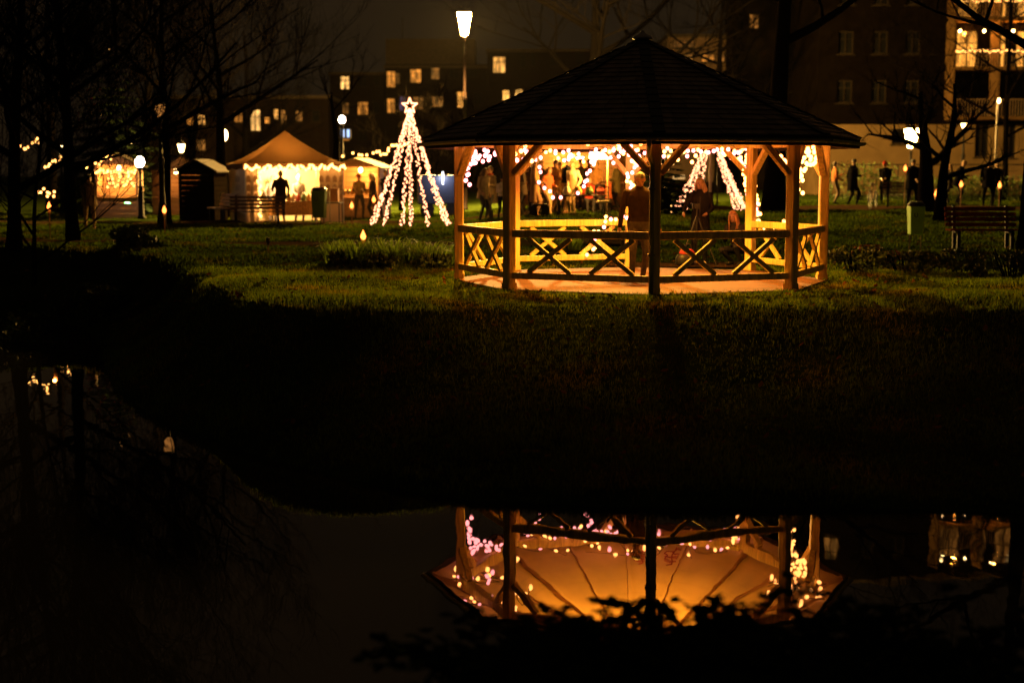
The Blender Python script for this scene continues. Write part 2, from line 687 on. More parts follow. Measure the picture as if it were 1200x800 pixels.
# roof: courses of single shingles on eight facets
RE, ZE, ZA = 3.60, 2.27, 3.90
rf = MB()
for k in range(8):
    a, b_ = TH[k], TH[(k + 1) % 8]
    E0, E1, AP = ring(RE, a, ZE), ring(RE, b_, ZE), Vector((0, 0, ZA))
    n_ = (E1 - E0).cross(AP - E0).normalized()
    if n_.z < 0:
        n_ = -n_
    nc = 21
    for c in range(nc):
        u0, u1 = c / nc, min(1, (c + 1.12) / nc)
        l0, r0 = E0.lerp(AP, u0), E1.lerp(AP, u0)
        l1, r1 = E0.lerp(AP, u1), E1.lerp(AP, u1)
        ns = max(1, int((r0 - l0).length / .24))
        off = rnd.random() / max(ns, 1)
        cuts = [0] + [min(1, max(0, (i + off) / ns)) for i in range(ns)] + [1]
        for q0, q1 in zip(cuts[:-1], cuts[1:]):
            if q1 - q0 < .01:
                continue
            g = .004 / max((r0 - l0).length, .1)
            lift = .022 + rnd.uniform(-.004, .006)
            a0, b0 = l0.lerp(r0, q0 + g) + n_ * lift, l0.lerp(r0, q1 - g) + n_ * lift
            a1, b1 = l1.lerp(r1, q0 + g) + n_ * .006, l1.lerp(r1, q1 - g) + n_ * .006
            c0, c1 = l0.lerp(r0, q0 + g), l0.lerp(r0, q1 - g)
            tt = rnd.uniform(.6, 1.35)
            rf.add([a0, b0, b1, a1, c0, c1], [(0, 1, 2, 3), (4, 5, 1, 0)], 0, (tt, tt * rnd.uniform(.93, 1.05), tt))
    rf.add([E0, E1, AP], [(0, 1, 2)], 0, (.7, .7, .7))
roof = rf.build('roof', M_SHINGLE, gz)
for k in range(8):
    hp = MB()
    a_, b_ = ring(RE, TH[k], ZE + .03), Vector((0, 0, ZA + .03))
    n = 14
    for i in range(n):
        hp.beam(a_.lerp(b_, i / n), a_.lerp(b_, (i + 1.1) / n) - Vector((0, 0, .012)), .17, .022, up=(0, 0, 1))
    hp.build('hip_cap', M_SHINGLE, roof)
cp = MB()
cp.lathe([(.17, ZA + .0), (.15, ZA + .05), (.05, ZA + .09), (.035, ZA + .13), (.01, ZA + .15)], 16)
cp.build('roof_cap', M_METAL, gz, True)
# ceiling under it
cl = MB()
for k in range(8):
    a, b_ = TH[k], TH[(k + 1) % 8]
    E0, E1, AP = ring(RE - .03, a, ZE - .045), ring(RE - .03, b_, ZE - .045), Vector((0, 0, ZA - .08))
    nb = 10
    for i in range(nb):
        u0, u1 = i / nb, (i + 1) / nb - .0006
        cl.add([E0.lerp(AP, u0), E1.lerp(AP, u0), E1.lerp(AP, u1), E0.lerp(AP, u1)], [(0, 1, 2, 3)], 0)
ceil = cl.build('ceiling', M_CEIL, gz)
for k in range(8):
    h_ = MB()
    h_.beam(ring(RE - .10, TH[k], ZE - .088), Vector((0, 0, ZA - .13)), .07, .085)
    h_.build('hip_rafter', M_CEIL, gz)
    tm = TH[k] + R(22.5)
    h_ = MB()
    h_.beam(ring((RE - .12) * math.cos(R(22.5)), tm, ZE - .075), Vector((0, 0, ZA - .13)).lerp(ring(3, tm, ZE), .06), .045, .05)
    h_.build('rafter', M_CEIL, gz)
fs_ = MB()
gt = MB()
for k in range(8):
    a, b_ = TH[k], TH[(k + 1) % 8]
    fs_.beam(ring(RE - .02, a, ZE - .065), ring(RE - .02, b_, ZE - .065), .025, .15)
    A, B = ring(RE + .045, a, ZE - .045), ring(RE + .045, b_, ZE - .045)
    d = (B - A).normalized()
    o_ = Vector((d.y, -d.x, 0))
    pr = [(.055 * math.cos(q), -.055 * math.sin(q)) for q in [PI * i / 6 for i in range(7)]]
    vs = [p + o_ * x + Vector((0, 0, zz)) for p in (A, B) for x, zz in pr]
    gt.add(vs, [(i, i + 1, 8 + i, 7 + i) for i in range(6)])
fs_.build('fascia', M_FASCIA, gz)
gt.build('gutter', M_METAL, gz)
# downpipe with swan neck on the front post
rad, tan_ = ring(1, TH[0], 0), Vector((math.cos(TH[0]), math.sin(TH[0]), 0))
base = ring(RP, TH[0], 0) + rad * .08 - tan_ * .055
dp = MB()
dp.tube([ring(RE + .04, TH[0], 2.2) - tan_ * .14, ring(RE + .0, TH[0], 2.12) - tan_ * .14, base + rad * .18 - tan_ * .07 + Vector((0, 0, 1.98)), base + Vector((0, 0, 1.86)), base + Vector((0, 0, 1.7)), base + Vector((0, 0, -.1))], .036, 12)
dpo = dp.build('downpipe', M_METAL, gz, True)
for zz in (1.5, .55):
    cb = MB()
    cb.box(base + Vector((0, 0, zz)), (.1, .1, .03), Matrix.Rotation(TH[0], 3, 'Z'))
    cb.build('pipe_clip', M_METAL, dpo)
# painted scrawl on the ceiling boards (red marks, seen in the pond's reflection)
M_SCRAWL = mat('red_marker', (.25, .02, .015), .6, .2, 8)


def ceil_pt(th, r):
    f = math.cos(R(22.5)) / math.cos(((th - TH[0]) % R(45)) - R(22.5))
    k = r / ((RE - .03) * f)
    return ring(r, th, ZE - .045 + (ZA - .08 - ZE + .045) * k * 0 + (ZA - .08 - (ZE - .045)) * (1 - k) - .006)


for t0 in (R(173), R(160)):
    sc = MB()
    for st in (((-.16, .3), (-.05, .34), (.02, .28), (-.04, .22), (-.14, .24), (-.1, .17), (.05, .15), (.16, .17)), ((.02, .3), (.16, .32), (.2, .25), (.1, .2), (.14, .12), (.02, .08), (-.1, .1)), ((-.02, .36), (0, .2), (-.03, .04), (.06, .0))):
        pts = []
        for x, y in st:
            r = 2.42 + y * 1.25
            pts.append(ceil_pt(t0 + x / r, r))
        sc.tube(pts, .012, 5)
    sc.build('scrawl', M_SCRAWL, ceil)
# pendant lamp
pl = MB()
pl.tube([(0, 0, ZA - .2), (0, 0, 3.06)], .008, 6)
pl.lathe([(.02, 3.08), (.04, 3.06), (.05, 3.02), (.02, 3.01)], 18)
for a_ in (0, 2.1, 4.2):
    pl.tube([(0, 0, 3.05), (.197 * math.cos(a_), .197 * math.sin(a_), 2.86)], .004, 4)
pn = pl.build('pendant_lamp', M_DARKIRON, gz, True)
bl = MB()
bl.ell((0, 0, 2.98), (.035, .035, .045))
bl.build('bulb', emat('pendant_bulb', AMBER, 40, False), pn, True)
sh = MB()  # unseen ring shade, added to keep lamplight off the front grass
sh.lathe([(.195, 2.772), (.20, 2.772), (.20, 2.872), (.195, 2.872)], 28)
sh.f = sh.f[:-2]
sh.mi, sh.tint = sh.mi[:-2], sh.tint[:-2]
sh.build('lamp_shade', mat('added_pendant_shade', (.5, .42, .3), .6, .1, 6), pn, True)
lamp('pendant_light', (0, 0, 2.895), 1650, (1.0, .45, .04), gz, .03)

# ------------------------------------------------------------------ string lights
BULB_ME = {}


def bulb_mesh(kind):
    if kind not in BULB_ME:
        mm_, r = {'pink': (M_PINK, .034), 'warm': (M_WARMB, .033), 'small': (M_SMALLB, .040), 'red': (M_RED, .035), 'mini': (M_FAIRY, .016)}[kind]
        q = MB()
        q.ell((0, 0, 0), (r, r, r * 1.1), 8, 6)
        BULB_ME[kind] = q.mesh('bulb', mm_, True)
    return BULB_ME[kind]


def string_light(label, pts, bulbs, kind='warm', group='strings of bulbs hung in the gazebo', mixed=None, sag=0.0):
    """pts: cable points in the world; bulbs: number of bulbs spread along it"""
    pts = [Vector(p) for p in pts]
    root = thing('string_light', label, 'string light', pts[0], 0, group)
    loc = [p - pts[0] for p in pts]
    if sag:
        fine = []
        for a, b in zip(loc[:-1], loc[1:]):
            for i in range(6):
                t = i / 6
                q = a.lerp(b, t)
                q.z -= sag * 4 * t * (1 - t)
                fine.append(q)
        fine.append(loc[-1])
        loc = fine
    w_ = MB()
    w_.tube(loc, .006, 5)
    w_.build('cable', M_WIRE, root)
    seg = [(loc[i + 1] - loc[i]).length for i in range(len(loc) - 1)]
    tot = sum(seg)
    for i in range(bulbs):
        s = tot * (i + .5) / bulbs
        for k, l_ in enumerate(seg):
            if s <= l_:
                break
            s -= l_
        q = loc[k].lerp(loc[k + 1], s / max(l_, 1e-6)) + Vector((rnd.uniform(-.04, .04), rnd.uniform(-.05, .05), -.04 + rnd.uniform(-.05, .03)))
        kd = kind if not mixed else rnd.choice(mixed)
        bo = bpy.data.objects.new('bulb', bulb_mesh(kd))
        COL.objects.link(bo)
        bo.parent = root
        bo.location = q
    return root


def PX(lst, d):
    return [P(x, y, d + (q[0] if q else 0)) for x, y, *q in lst]


# ------------------------------------------------------------------ street lamp
def street_lamp(label, loc, h, lantern, glassmat, group=None, red=False, watts=0, style='lantern', col=WARM):
    t = thing('street_lamp', label, 'street lamp', loc, 0, group)
    pm = mat('lamp_post_red', (.016, .006, .005), .45, .2, 5) if red else M_DARKIRON
    p = MB()
    zl = h - lantern
    p.lathe([(.16, 0), (.16, .08), (.11, .12), (.10, .9), (.085, 1.0), (.08, zl * .62), (.10, zl * .625), (.10, zl * .65), (.055, zl * .66), (.045, zl - .1), (.075, zl - .06), (.06, zl)], 14)
    p.build('post', pm, t, True)
    if style == 'lantern':
        gw, gb = lantern * .26, lantern * .12
        g = MB()
        vs = [(s * gb, q * gb, zl + .06) for s, q in ((-1, -1), (1, -1), (1, 1), (-1, 1))] + [(s * gw, q * gw, h - .12) for s, q in ((-1, -1), (1, -1), (1, 1), (-1, 1))]
        g.add(vs, [(3, 2, 1, 0), (4, 5, 6, 7), (0, 1, 5, 4), (1, 2, 6, 5), (2, 3, 7, 6), (3, 0, 4, 7)])
        g.build('lantern_glass', glassmat, t)
        f = MB()
        for s, q in ((-1, -1), (1, -1), (1, 1), (-1, 1)):
            f.beam((s * gb * 1.06, q * gb * 1.06, zl + .02), (s * gw * 1.05, q * gw * 1.05, h - .1), .018, .018)
        e = .03
        f.add([(s * (gw + e), q * (gw + e), h - .115) for s, q in ((-1, -1), (1, -1), (1, 1), (-1, 1))] + [(0, 0, h + .06)], [(3, 2, 1, 0), (0, 1, 4), (1, 2, 4), (2, 3, 4), (3, 0, 4)])
        f.lathe([(.03, h + .03), (.03, h + .09), (.005, h + .14)], 8)
        f.build('lantern_frame', M_DARKIRON, t)
    else:
        g = MB()
        g.ell((0, 0, h - lantern * .45), (lantern * .4, lantern * .4, lantern * .5), 14, 10)
        g.build('lamp_globe', glassmat, t, True)
        f = MB()
        f.lathe([(lantern * .2, h - lantern - .03), (lantern * .24, h - lantern + .06)], 12)
        f.lathe([(lantern * .2, h - .03), (.02, h + .05)], 12)
        f.build('globe_collar', M_DARKIRON, t)
    return t


b0 = on(545, 66)
sl = street_lamp('tall street lamp with bright tapered lantern on a dark red post', b0, P(544, 13, 66).z - b0.z, 1.1, M_LAMPG, red=True, watts=0)

# ------------------------------------------------------------------ strands of the gazebo
string_light('pink white bulbs bunched under the beam beside the gazebo post nearest the cone of lights',
             PX([(548, 215), (546, 206), (550, 196), (545, 186), (552, 181), (546, 174), (557, 171), (561, 181), (553, 188), (566, 183), (571, 171), (568, 180), (575, 184), (582, 172), (586, 181)], 25.0), 40, 'pink')
string_light('bulbs wound round the knee braces of the gazebo post left of the tan long coat', PX([(600, 190, 0), (604, 182), (608, 172, .1), (614, 169), (618, 177), (622, 184), (621, 190)], 21.95), 8, 'warm', mixed=('warm', 'pink'))
string_light('bulbs drooping from the far gazebo beam above the group of standing people',
             PX([(630, 170), (650, 172), (652, 177), (658, 174), (664, 170), (668, 183), (684, 183), (700, 172), (712, 174)], 26.2), 11, 'pink')
string_light('pink strand falling from the far beam in front of the white top', PX([(700, 176), (693, 193), (689, 200), (689, 208), (684, 211), (682, 218), (678, 224)], 26.3), 9, 'pink')
string_light('pink strand falling in front of the tan long coat', PX([(628, 172), (630, 190), (631, 201), (632, 207), (639, 217), (643, 224), (654, 228), (661, 229)], 26.3), 9, 'pink')
string_light('bulbs looped along the far beam beside the tall cone of lights', PX([(744, 173), (752, 180), (760, 174), (772, 182), (782, 173), (800, 176), (815, 172), (846, 175), (858, 182), (868, 172)], 26.0), 22, 'warm', mixed=('warm', 'pink'))
string_light('bulbs looped along the far beam above the crowd at the long lamplit stall', PX([(606, 174), (614, 186), (622, 175), (633, 180), (646, 173), (660, 186), (674, 175), (688, 190), (704, 178), (722, 186), (734, 174)], 26.0), 24, 'pink', mixed=('warm', 'pink'))
string_light('dense bulbs wound down the gazebo post behind the walking man', PX([(715, 172), (722, 174), (728, 170), (738, 180), (744, 176), (740, 188), (746, 190), (741, 197), (734, 208), (741, 212), (736, 220), (742, 226)], 26.45), 26, 'warm', mixed=('warm', 'pink', 'pink'))
string_light('bulbs trailing along the far rail and into the grass left of the walking man', PX([(737, 251), (728, 250), (722, 255), (713, 253), (709, 259), (704, 266), (698, 268), (695, 282), (702, 287), (692, 292), (688, 297)], 26.3), 15, 'pink', mixed=('warm', 'pink'))
string_light('long run of bulbs along the front edge of the ceiling', PX([(690, 174), (712, 171), (733, 168), (760, 171), (776, 170), (790, 186), (805, 180), (812, 189), (822, 173), (845, 170), (860, 171), (866, 182), (875, 178)], 25.2), 20, 'warm', mixed=('warm', 'pink'))
pts = []
for i in range(60):
    t = i / 59
    pts.append(P(872 + 15 * t + 7.5 * math.sin(i * 1.45) * (1 - .3 * t), 170 + 88 * t, 25.95 - .10 * math.cos(i * 1.45)))
string_light('thick spiral of bulbs wound down the gazebo post by the crouching person', pts, 74, 'warm', mixed=('warm', 'warm', 'pink'))
string_light('bulbs trailing over the far rail beside the crouching person', PX([(886, 256), (893, 262), (902, 264), (912, 262), (921, 258), (925, 262)], 25.7), 9, 'warm')
string_light('bulbs wound on the knee brace of the front gazebo post nearest the litter bin', PX([(912, 176), (918, 184), (923, 190), (926, 195)], 22.0), 6, 'warm')
string_light('bulbs heaped on the brace of the gazebo post nearest the litter bin', PX([(938, 208, .3), (940, 196), (944, 188), (940, 178), (946, 170), (950, 182), (947, 188), (954, 188), (952, 176), (958, 169), (958, 184)], 23.5), 30, 'warm')
string_light('short strand dangling beside the front gazebo post nearest the litter bin', PX([(937, 192), (938, 206), (937, 214), (940, 222), (941, 226)], 23.8), 6, 'warm')



def under_eave(th0, th1, n, seed, lo=2.28, hi=2.62):
    rg = random.Random(seed)
    out = []
    for i in range(n):
        u = i / (n - 1)
        r_ = 2.45 + .65 * (i % 2) + rg.uniform(-.15, .15)
        z = min(ZE - .22 + (ZA - ZE) * (1 - r_ / RE), hi) + rg.uniform(-.25, -.02)
        out.append(GC + ring(r_, R(th0 + (th1 - th0) * u), max(lo, z)))
    return out


string_light('net of bulbs zigzagging under the ceiling on the pond tree side of the gazebo', under_eave(-112, -52, 15, 1), 40, 'warm', mixed=('warm', 'warm', 'pink'))
string_light('net of bulbs zigzagging under the ceiling on the litter bin side of the gazebo', under_eave(58, 104, 13, 2), 34, 'warm')
string_light('swag of bulbs under the ceiling above the far rail of the gazebo', under_eave(150, 235, 13, 3), 24, 'warm', mixed=('warm', 'pink'))


# ------------------------------------------------------------------ cone shaped light trees
def light_tree(label, loc, h, r, strands, per, a0, bulb_r, top_star=True, splay=None):
    t = thing('light_tree', label, 'light tree', loc, 0, 'cone shaped trees of lights')
    p = MB()
    p.tube([(0, 0, 0), (0, 0, h * .98)], [.06, .035], 10)
    p.build('pole', mat('light_pole', (.12, .09, .06), .6, .2, 5), t)
    if top_star:
        s = MB()
        for k in range(5):
            a, b, c = R(90 + 72 * k), R(90 + 72 * k + 36), R(90 + 72 * (k + 1))
            for q in range(5):
                u = q / 5
                A, B = Vector((math.cos(a) * .24, 0, math.sin(a) * .24)), Vector((math.cos(b) * .1, 0, math.sin(b) * .1))
                C_ = Vector((math.cos(c) * .24, 0, math.sin(c) * .24))
                s.octa(A.lerp(B, u) + Vector((0, 0, h + .1)), bulb_r)
                s.octa(B.lerp(C_, u) + Vector((0, 0, h + .1)), bulb_r)
        s.build('star', M_TREEB, t)
    for k in range(strands):
        a = splay[k] if splay else a0 + 2 * PI * k / strands
        st = MB()
        q0, q1 = Vector((0, 0, h)), Vector((r * math.cos(a), r * math.sin(a), .06))
        prev = None
        pth = []
        for i in range(13):
            u = i / 12
            q = q0.lerp(q1, u)
            q.z -= .22 * math.sin(PI * u) * .6
            pth.append(q)
        st.tube(pth, .008, 5, 1)
        for i in range(per):
            u = (i + rnd.random() * .6) / per
            q = q0.lerp(q1, u)
            q.z -= .22 * math.sin(PI * u) * .6
            w_ = .035 + .035 * u
            st.octa(q + Vector((rnd.uniform(-w_, w_), rnd.uniform(-w_, w_), rnd.uniform(-.02, .02))), bulb_r * rnd.uniform(.8, 1.15))
        st.build('light_strand', [M_TREEB, M_WIRE], t)
    return t


b0 = on(481, 45)
light_tree('cone of white light strands with a star on top standing on the lawn', b0, P(488, 128, 45).z - b0.z, 1.25, 9, 84, .3, .028, True,
           splay=[R(q) for q in (182, 205, 232, 262, 275, 300, 335, 350, 20)])
b0 = on(832, 50)
light_tree('taller denser cone of lights seen through the gazebo behind the woman in black', b0, P(829, 152, 50).z - b0.z, 1.3, 9, 100, .1, .023, True,
           splay=[R(q) for q in (305, 318, 332, 350, 10, 205, 222, 240, 192)])

# ------------------------------------------------------------------ people
M_SKIN = mat('skin', (.42, .23, .14), .55, .12, 9)
M_EYE = mat('eye', (.02, .015, .012), .2, .1, 9)
M_LIP = mat('lip', (.33, .12, .09), .5, .1, 9)


def cloth(c):
    return mat('cloth_%d_%d_%d' % tuple(int(x * 1000) for x in c), c, .9, .22, 14, .25, spec=.05)


def ik(a, c, l1, l2, bend):
    a, c, bend = Vector(a), Vector(c), Vector(bend)
    d = c - a
    D = min(d.length, (l1 + l2) * .999)
    d = d.normalized()
    c = a + d * D
    x = (l1 * l1 - l2 * l2 + D * D) / (2 * D)
    h = math.sqrt(max(l1 * l1 - x * x, 0))
    bd = bend - d * bend.dot(d)
    bd = bd.normalized() if bd.length > 1e-6 else d.orthogonal().normalized()
    return a + d * x + bd * h, c


def remesh(mb, vox, smooth=2):
    me = mb.mesh('body', [M_SKIN])
    o = bpy.data.objects.new('tmp', me)
    COL.objects.link(o)
    r = o.modifiers.new('r', 'REMESH')
    r.mode = 'VOXEL'
    r.voxel_size = vox
    s = o.modifiers.new('s', 'SMOOTH')
    s.factor = .5
    s.iterations = smooth
    dg = bpy.context.evaluated_depsgraph_get()
    out = bpy.data.meshes.new_from_object(o.evaluated_get(dg))
    bpy.data.objects.remove(o)
    out.name = 'body'
    return out


def person(label, loc, rz=0, H=1.72, top=(.03, .03, .035), legs=(.03, .035, .05), shoe=(.02, .018, .015), hair=(.05, .03, .02), style='short', lean=0, head_pitch=0, head_yaw=0,
           feet=((.10, 0), (-.10, 0)), hands=(None, None), crouch=0, coat=None, hat=None, scarf=None, fine=False, group='people standing about the park', sit=False, apron=None, bulky=1.0, hood=False):
    """figure facing local -Y; +x is the figure's left. feet: (x, y) of each ankle. hands: target of each wrist"""
    k = H / 1.72
    rv = random.Random(label)
    if not fine:
        head_yaw += R(rv.uniform(-45, 45))
        head_pitch += R(rv.uniform(-4, 22))
        lean += R(rv.uniform(-2, 7))
        if hands == (None, None):
            hands = rv.choice(((None, (-.10, -.27, 1.12)), ((.08, -.26, 1.20), None), ((.06, -.25, 1.05), (-.10, -.24, 1.0)), ((.24, -.02, .92), (-.05, -.22, 1.3))))
        if feet == ((.10, 0), (-.10, 0)):
            f_ = rv.uniform(-.09, .09)
            feet = ((.10 + rv.uniform(0, .05), f_), (-.10 - rv.uniform(0, .05), -f_))
        rz += R(rv.uniform(-18, 18))
    t = thing('person', label, 'person', loc, rz, group)
    pz = .90 - crouch
    if sit:
        pz = .50
    pel = Vector((0, .06 if crouch else 0, pz))
    rot = Matrix.Rotation(lean, 3, 'X')

    def U(x, y, z):                               # upper body point given in the upright frame
        return pel + rot @ (Vector((x, y, z)) - Vector((0, 0, .90)))
    prims = []                                    # (p0, p1, r0, r1, tissue)
    mb = MB()
    vox = .0095 if fine else .016

    def capsule(p0, p1, r0, r1, ts):
        p0, p1 = Vector(p0) * k, Vector(p1) * k
        r0, r1 = r0 * k, r1 * k
        d = (p1 - p0)
        dn = d.normalized() if d.length > 1e-6 else Vector((0, 0, 1))
        pts = [p0 - dn * r0 * .85, p0 - dn * r0 * .5, p0, p0.lerp(p1, .5), p1, p1 + dn * r1 * .5, p1 + dn * r1 * .85]
        mb.tube(pts, [r0 * .5, r0 * .86, r0, (r0 + r1) / 2, r1, r1 * .86, r1 * .5], 12)
        prims.append((p0, p1, r0, r1, ts))

    xd, yd = Vector((1, 0, 0)), rot @ Vector((0, 1, 0))
    bk = bulky
    secs = [(.80, .125, .095), (.86, .168, .118), (.93, .172, .122), (1.02, .155, .110), (1.12, .155, .115), (1.24, .172, .125), (1.34, .182, .118), (1.41, .165, .092), (1.46, .10, .07), (1.49, .062, .06)]
    mb.loft([(U(0, 0, z) * k, rx * k * bk, ry * k * bk, xd, yd) for z, rx, ry in secs], 18)
    for z0, z1, ts in ((.80, .93, 'bottom'), (.96, 1.36, 'top')):
        prims.append((U(0, 0, z0) * k, U(0, 0, z1) * k, .15 * k, .15 * k, ts))
    for sx in (-1, 1):
        prims.append((U(sx * .08, 0, 1.02) * k, U(sx * .11, 0, 1.4) * k, .10 * k, .08 * k, 'top'))
    # head
    hr = rot @ (Matrix.Rotation(head_yaw, 3, 'Z') @ Matrix.Rotation(head_pitch, 3, 'X'))
    nb = U(0, .0, 1.47)
    hc = nb + rot @ Vector((0, 0, .045)) + hr @ Vector((0, -.015, .095))
    capsule(nb - rot @ Vector((0, 0, .04)), nb + (hc - nb) * .6, .056, .052, 'skin')
    mb.ell((hc + hr @ Vector((0, .01, .02))) * k, [q * k for q in (.074, .092, .098)], 16, 12, hr)
    mb.ell((hc + hr @ Vector((0, -.018, -.05))) * k, [q * k for q in (.056, .066, .066)], 14, 10, hr)
    prims.append((hc * k, (hc + Vector((0, 0, .01))) * k, .095 * k, .095 * k, 'skin'))
    if True:
        mb.tube([(hc + hr @ Vector(q)) * k for q in ((0, -.076, .022), (0, -.092, -.008), (0, -.100, -.022), (0, -.084, -.034))], [q * k for q in (.009, .012, .016, .012)], 8)
        for sx in (-1, 1):
            mb.ell((hc + hr @ Vector((sx * .077, .012, -.005))) * k, [q * k for q in (.012, .022, .032)], 8, 6, hr)
    # legs
    for i, (fx, fy) in enumerate(feet):
        sx = 1 if i == 0 else -1
        hip = pel + Vector((sx * .09, 0, -.03))
        an = Vector((fx, fy, .085))
        kn, an = ik(hip, an, .43, .42, (sx * .12, -1, .1 if not crouch else .5))
        capsule(hip, kn, .092, .062, 'bottom')
        capsule(kn, an, .060, .043, 'bottom')
        heel = an + Vector((0, .035, -.05))
        toe = an + Vector((sx * .02, -.15, -.052))
        capsule(heel, toe, .038, .032, 'shoe')
        capsule(an, heel + Vector((0, -.02, .01)), .042, .042, 'shoe')
    # arms
    for i in (0, 1):
        sx = 1 if i == 0 else -1
        sh = U(sx * .178 * bk, .0, 1.385)
        tgt = hands[i]
        if tgt is None:
            tgt = U(sx * .25, -.05, .89)
        else:
            tgt = Vector(tgt)
        el, wr = ik(sh, tgt, .285, .255, rot @ Vector((sx * .45, 1, -.3)))
        capsule(sh, el, .060 * bk, .048, 'top')
        capsule(el, wr, .047, .036, 'top')
        fd = (wr - el).normalized()
        pal = wr + fd * .055
        side = fd.cross(Vector((0, 1, 0)))
        side = side.normalized() if side.length > .1 else Vector((1, 0, 0))
        nrm = side.cross(fd).normalized()
        capsule(wr + fd * .01, pal + fd * .01, .026, .034, 'skin')
        for q, (off, ln) in enumerate(((-.027, .062), (-.009, .072), (.009, .068), (.027, .052))):
            a0 = pal + nrm * off + fd * .03
            a1 = a0 + fd * ln * .5 - side * sx * .006
            a2 = a1 + fd * ln * .42 - side * sx * .022
            capsule(a0, a1, .0105, .0098, 'skin')
            capsule(a1, a2, .0098, .0085, 'skin')
        th0 = pal - nrm * .03 - fd * .02
        capsule(th0, th0 - nrm * .028 + fd * .04 - side * sx * .012, .0125, .010, 'skin')
    me = remesh(mb, vox * k, 2)
    mats_ = {'skin': 0, 'top': 1, 'bottom': 2, 'shoe': 3}
    me.materials.clear()
    for mm_ in (M_SKIN, cloth(top), cloth(legs), cloth(shoe)):
        me.materials.append(mm_)
    n = len(me.polygons)
    cen = np.zeros(n * 3)
    me.polygons.foreach_get('center', cen)
    cen = cen.reshape(-1, 3)
    best = np.full(n, 1e9)
    idx = np.zeros(n, int)
    for p0, p1, r0, r1, ts in prims:
        a, b = np.array(p0), np.array(p1)
        e = b - a
        u = np.clip(((cen - a) @ e) / max(e @ e, 1e-9), 0, 1)
        d = np.linalg.norm(cen - a - u[:, None] * e, axis=1) - (r0 + (r1 - r0) * u)
        w_ = d < best
        best[w_] = d[w_]
        idx[w_] = mats_[ts]
    me.polygons.foreach_set('material_index', idx.tolist())
    me.polygons.foreach_set('use_smooth', [True] * n)
    bo = bpy.data.objects.new('body', me)
    COL.objects.link(bo)
    bo.parent = t
    # face
    if fine:
        for sx in (-1, 1):
            e = MB()
            e.ell((hc + hr @ Vector((sx * .030, -.072, .012))) * k, [q * k for q in (.012, .008, .007)], 8, 6, hr)
            e.build('eye', M_EYE, t, True)
        e = MB()
        e.ell((hc + hr @ Vector((0, -.079, -.058))) * k, [q * k for q in (.022, .008, .006)], 8, 6, hr)
        e.build('mouth', M_LIP, t, True)
    # hair
    hm = mat('hair_%d_%d' % (int(hair[0] * 1000), int(hair[2] * 1000)), hair, .6, .45, 30, .6, stretch=(1, 1, .2))
    h_ = MB()
    q = MB()
    q.ell((0, 0, 0), (.083, .102, .107), 20, 16)
    keep = []
    for f in q.f:
        c = sum((Vector(q.v[i]) for i in f), Vector()) / len(f)
        low = -.045 if style != 'bald' else .0
        if c.z > .045 + .25 * max(0, -c.y - .03) * 1.5 or (c.y > -.015 and c.z > low):
            keep.append(f)
    h_.add([(hc + hr @ (Vector(v) * (1 + rnd.uniform(-.015, .02)) + Vector((0, .012, .022)))) * k for v in q.v], keep)
    if style == 'long':
        for i in range(26):
            a = R(-35 + 250 * i / 25)
            r0 = Vector((.084 * math.cos(a), .1 * math.sin(a) + .012, .0))
            pts = [hc + hr @ (r0 + Vector((0, 0, .03))), hc + hr @ (r0 * 1.12 + Vector((0, .0, -.07))), hc + hr @ (r0 * 1.2 + Vector((rnd.uniform(-.01, .01), .01, -.16))), hc + hr @ (r0 * 1.15) + Vector((rnd.uniform(-.02, .02), .01, -.25 + rnd.uniform(-.04, .03)))]
            h_.tube([p * k for p in pts], [.012 * k, .016 * k, .015 * k, .006 * k], 6)
    if style == 'bun':
        h_.ell((hc + hr @ Vector((0, .1, .05))) * k, .04 * k, 10, 8)
    h_.build('hair', hm, t, True)
    if hat:
        h_ = MB()
        h_.loft([((hc + hr @ Vector((0, .01, z))) * k, rx * k, ry * k, hr @ Vector((1, 0, 0)), hr @ Vector((0, 1, 0))) for z, rx, ry in ((.035, .092, .110), (.055, .094, .112), (.09, .086, .104), (.12, .062, .078), (.135, .025, .03))], 16)
        h_.ell((hc + hr @ Vector((0, .01, .15))) * k, .028 * k, 8, 6)
        h_.build('hat', cloth(hat), t, True)
    if hood:
        h_ = MB()
        h_.loft([(U(0, .03, z) * k, rx * k, ry * k, xd, yd) for z, rx, ry in ((1.40, .15, .11), (1.45, .13, .105), (1.5, .11, .10))], 14)
        h_.build('hood', cloth(top), t, True)
    if coat:
        c_ = MB()
        hem = coat
        zs = [1.44, 1.40, 1.33, 1.2, 1.05, .9, .75, .62, .5, .4]
        zs = [z for z in zs if z > hem] + [hem]
        prof = {1.44: (.10, .085), 1.40: (.165, .105), 1.33: (.19, .135), 1.2: (.182, .14), 1.05: (.17, .132), .9: (.19, .15), .75: (.2, .158), .62: (.205, .165), .5: (.21, .17), .4: (.212, .172)}
        ss = []
        for z in zs:
            rx, ry = prof.get(z, (.215, .175))
            ss.append((U(0, 0, z) * k, rx * k * bk, ry * k * bk, xd, yd))
        c_.loft(ss, 22, cap=False)
        c_.v = [tuple(Vector(v) + Vector((0, 0, 0)) * 0 + Vector((math.sin(v[0] * 60) * .006, math.cos(v[0] * 50) * .006, 0))) for v in c_.v]
        c_.build('coat', cloth(top), t, True)
        b_ = MB()
        b_.tube([U(0, -.13 * bk - .012 * (1.3 - z) * 2.5, z) * k for z in (1.36, 1.2, 1.0, max(hem + .02, .82))], .008 * k, 6)
        b_.build('coat_placket', cloth(tuple(min(1, x * 2.2 + .02) for x in top)), t)
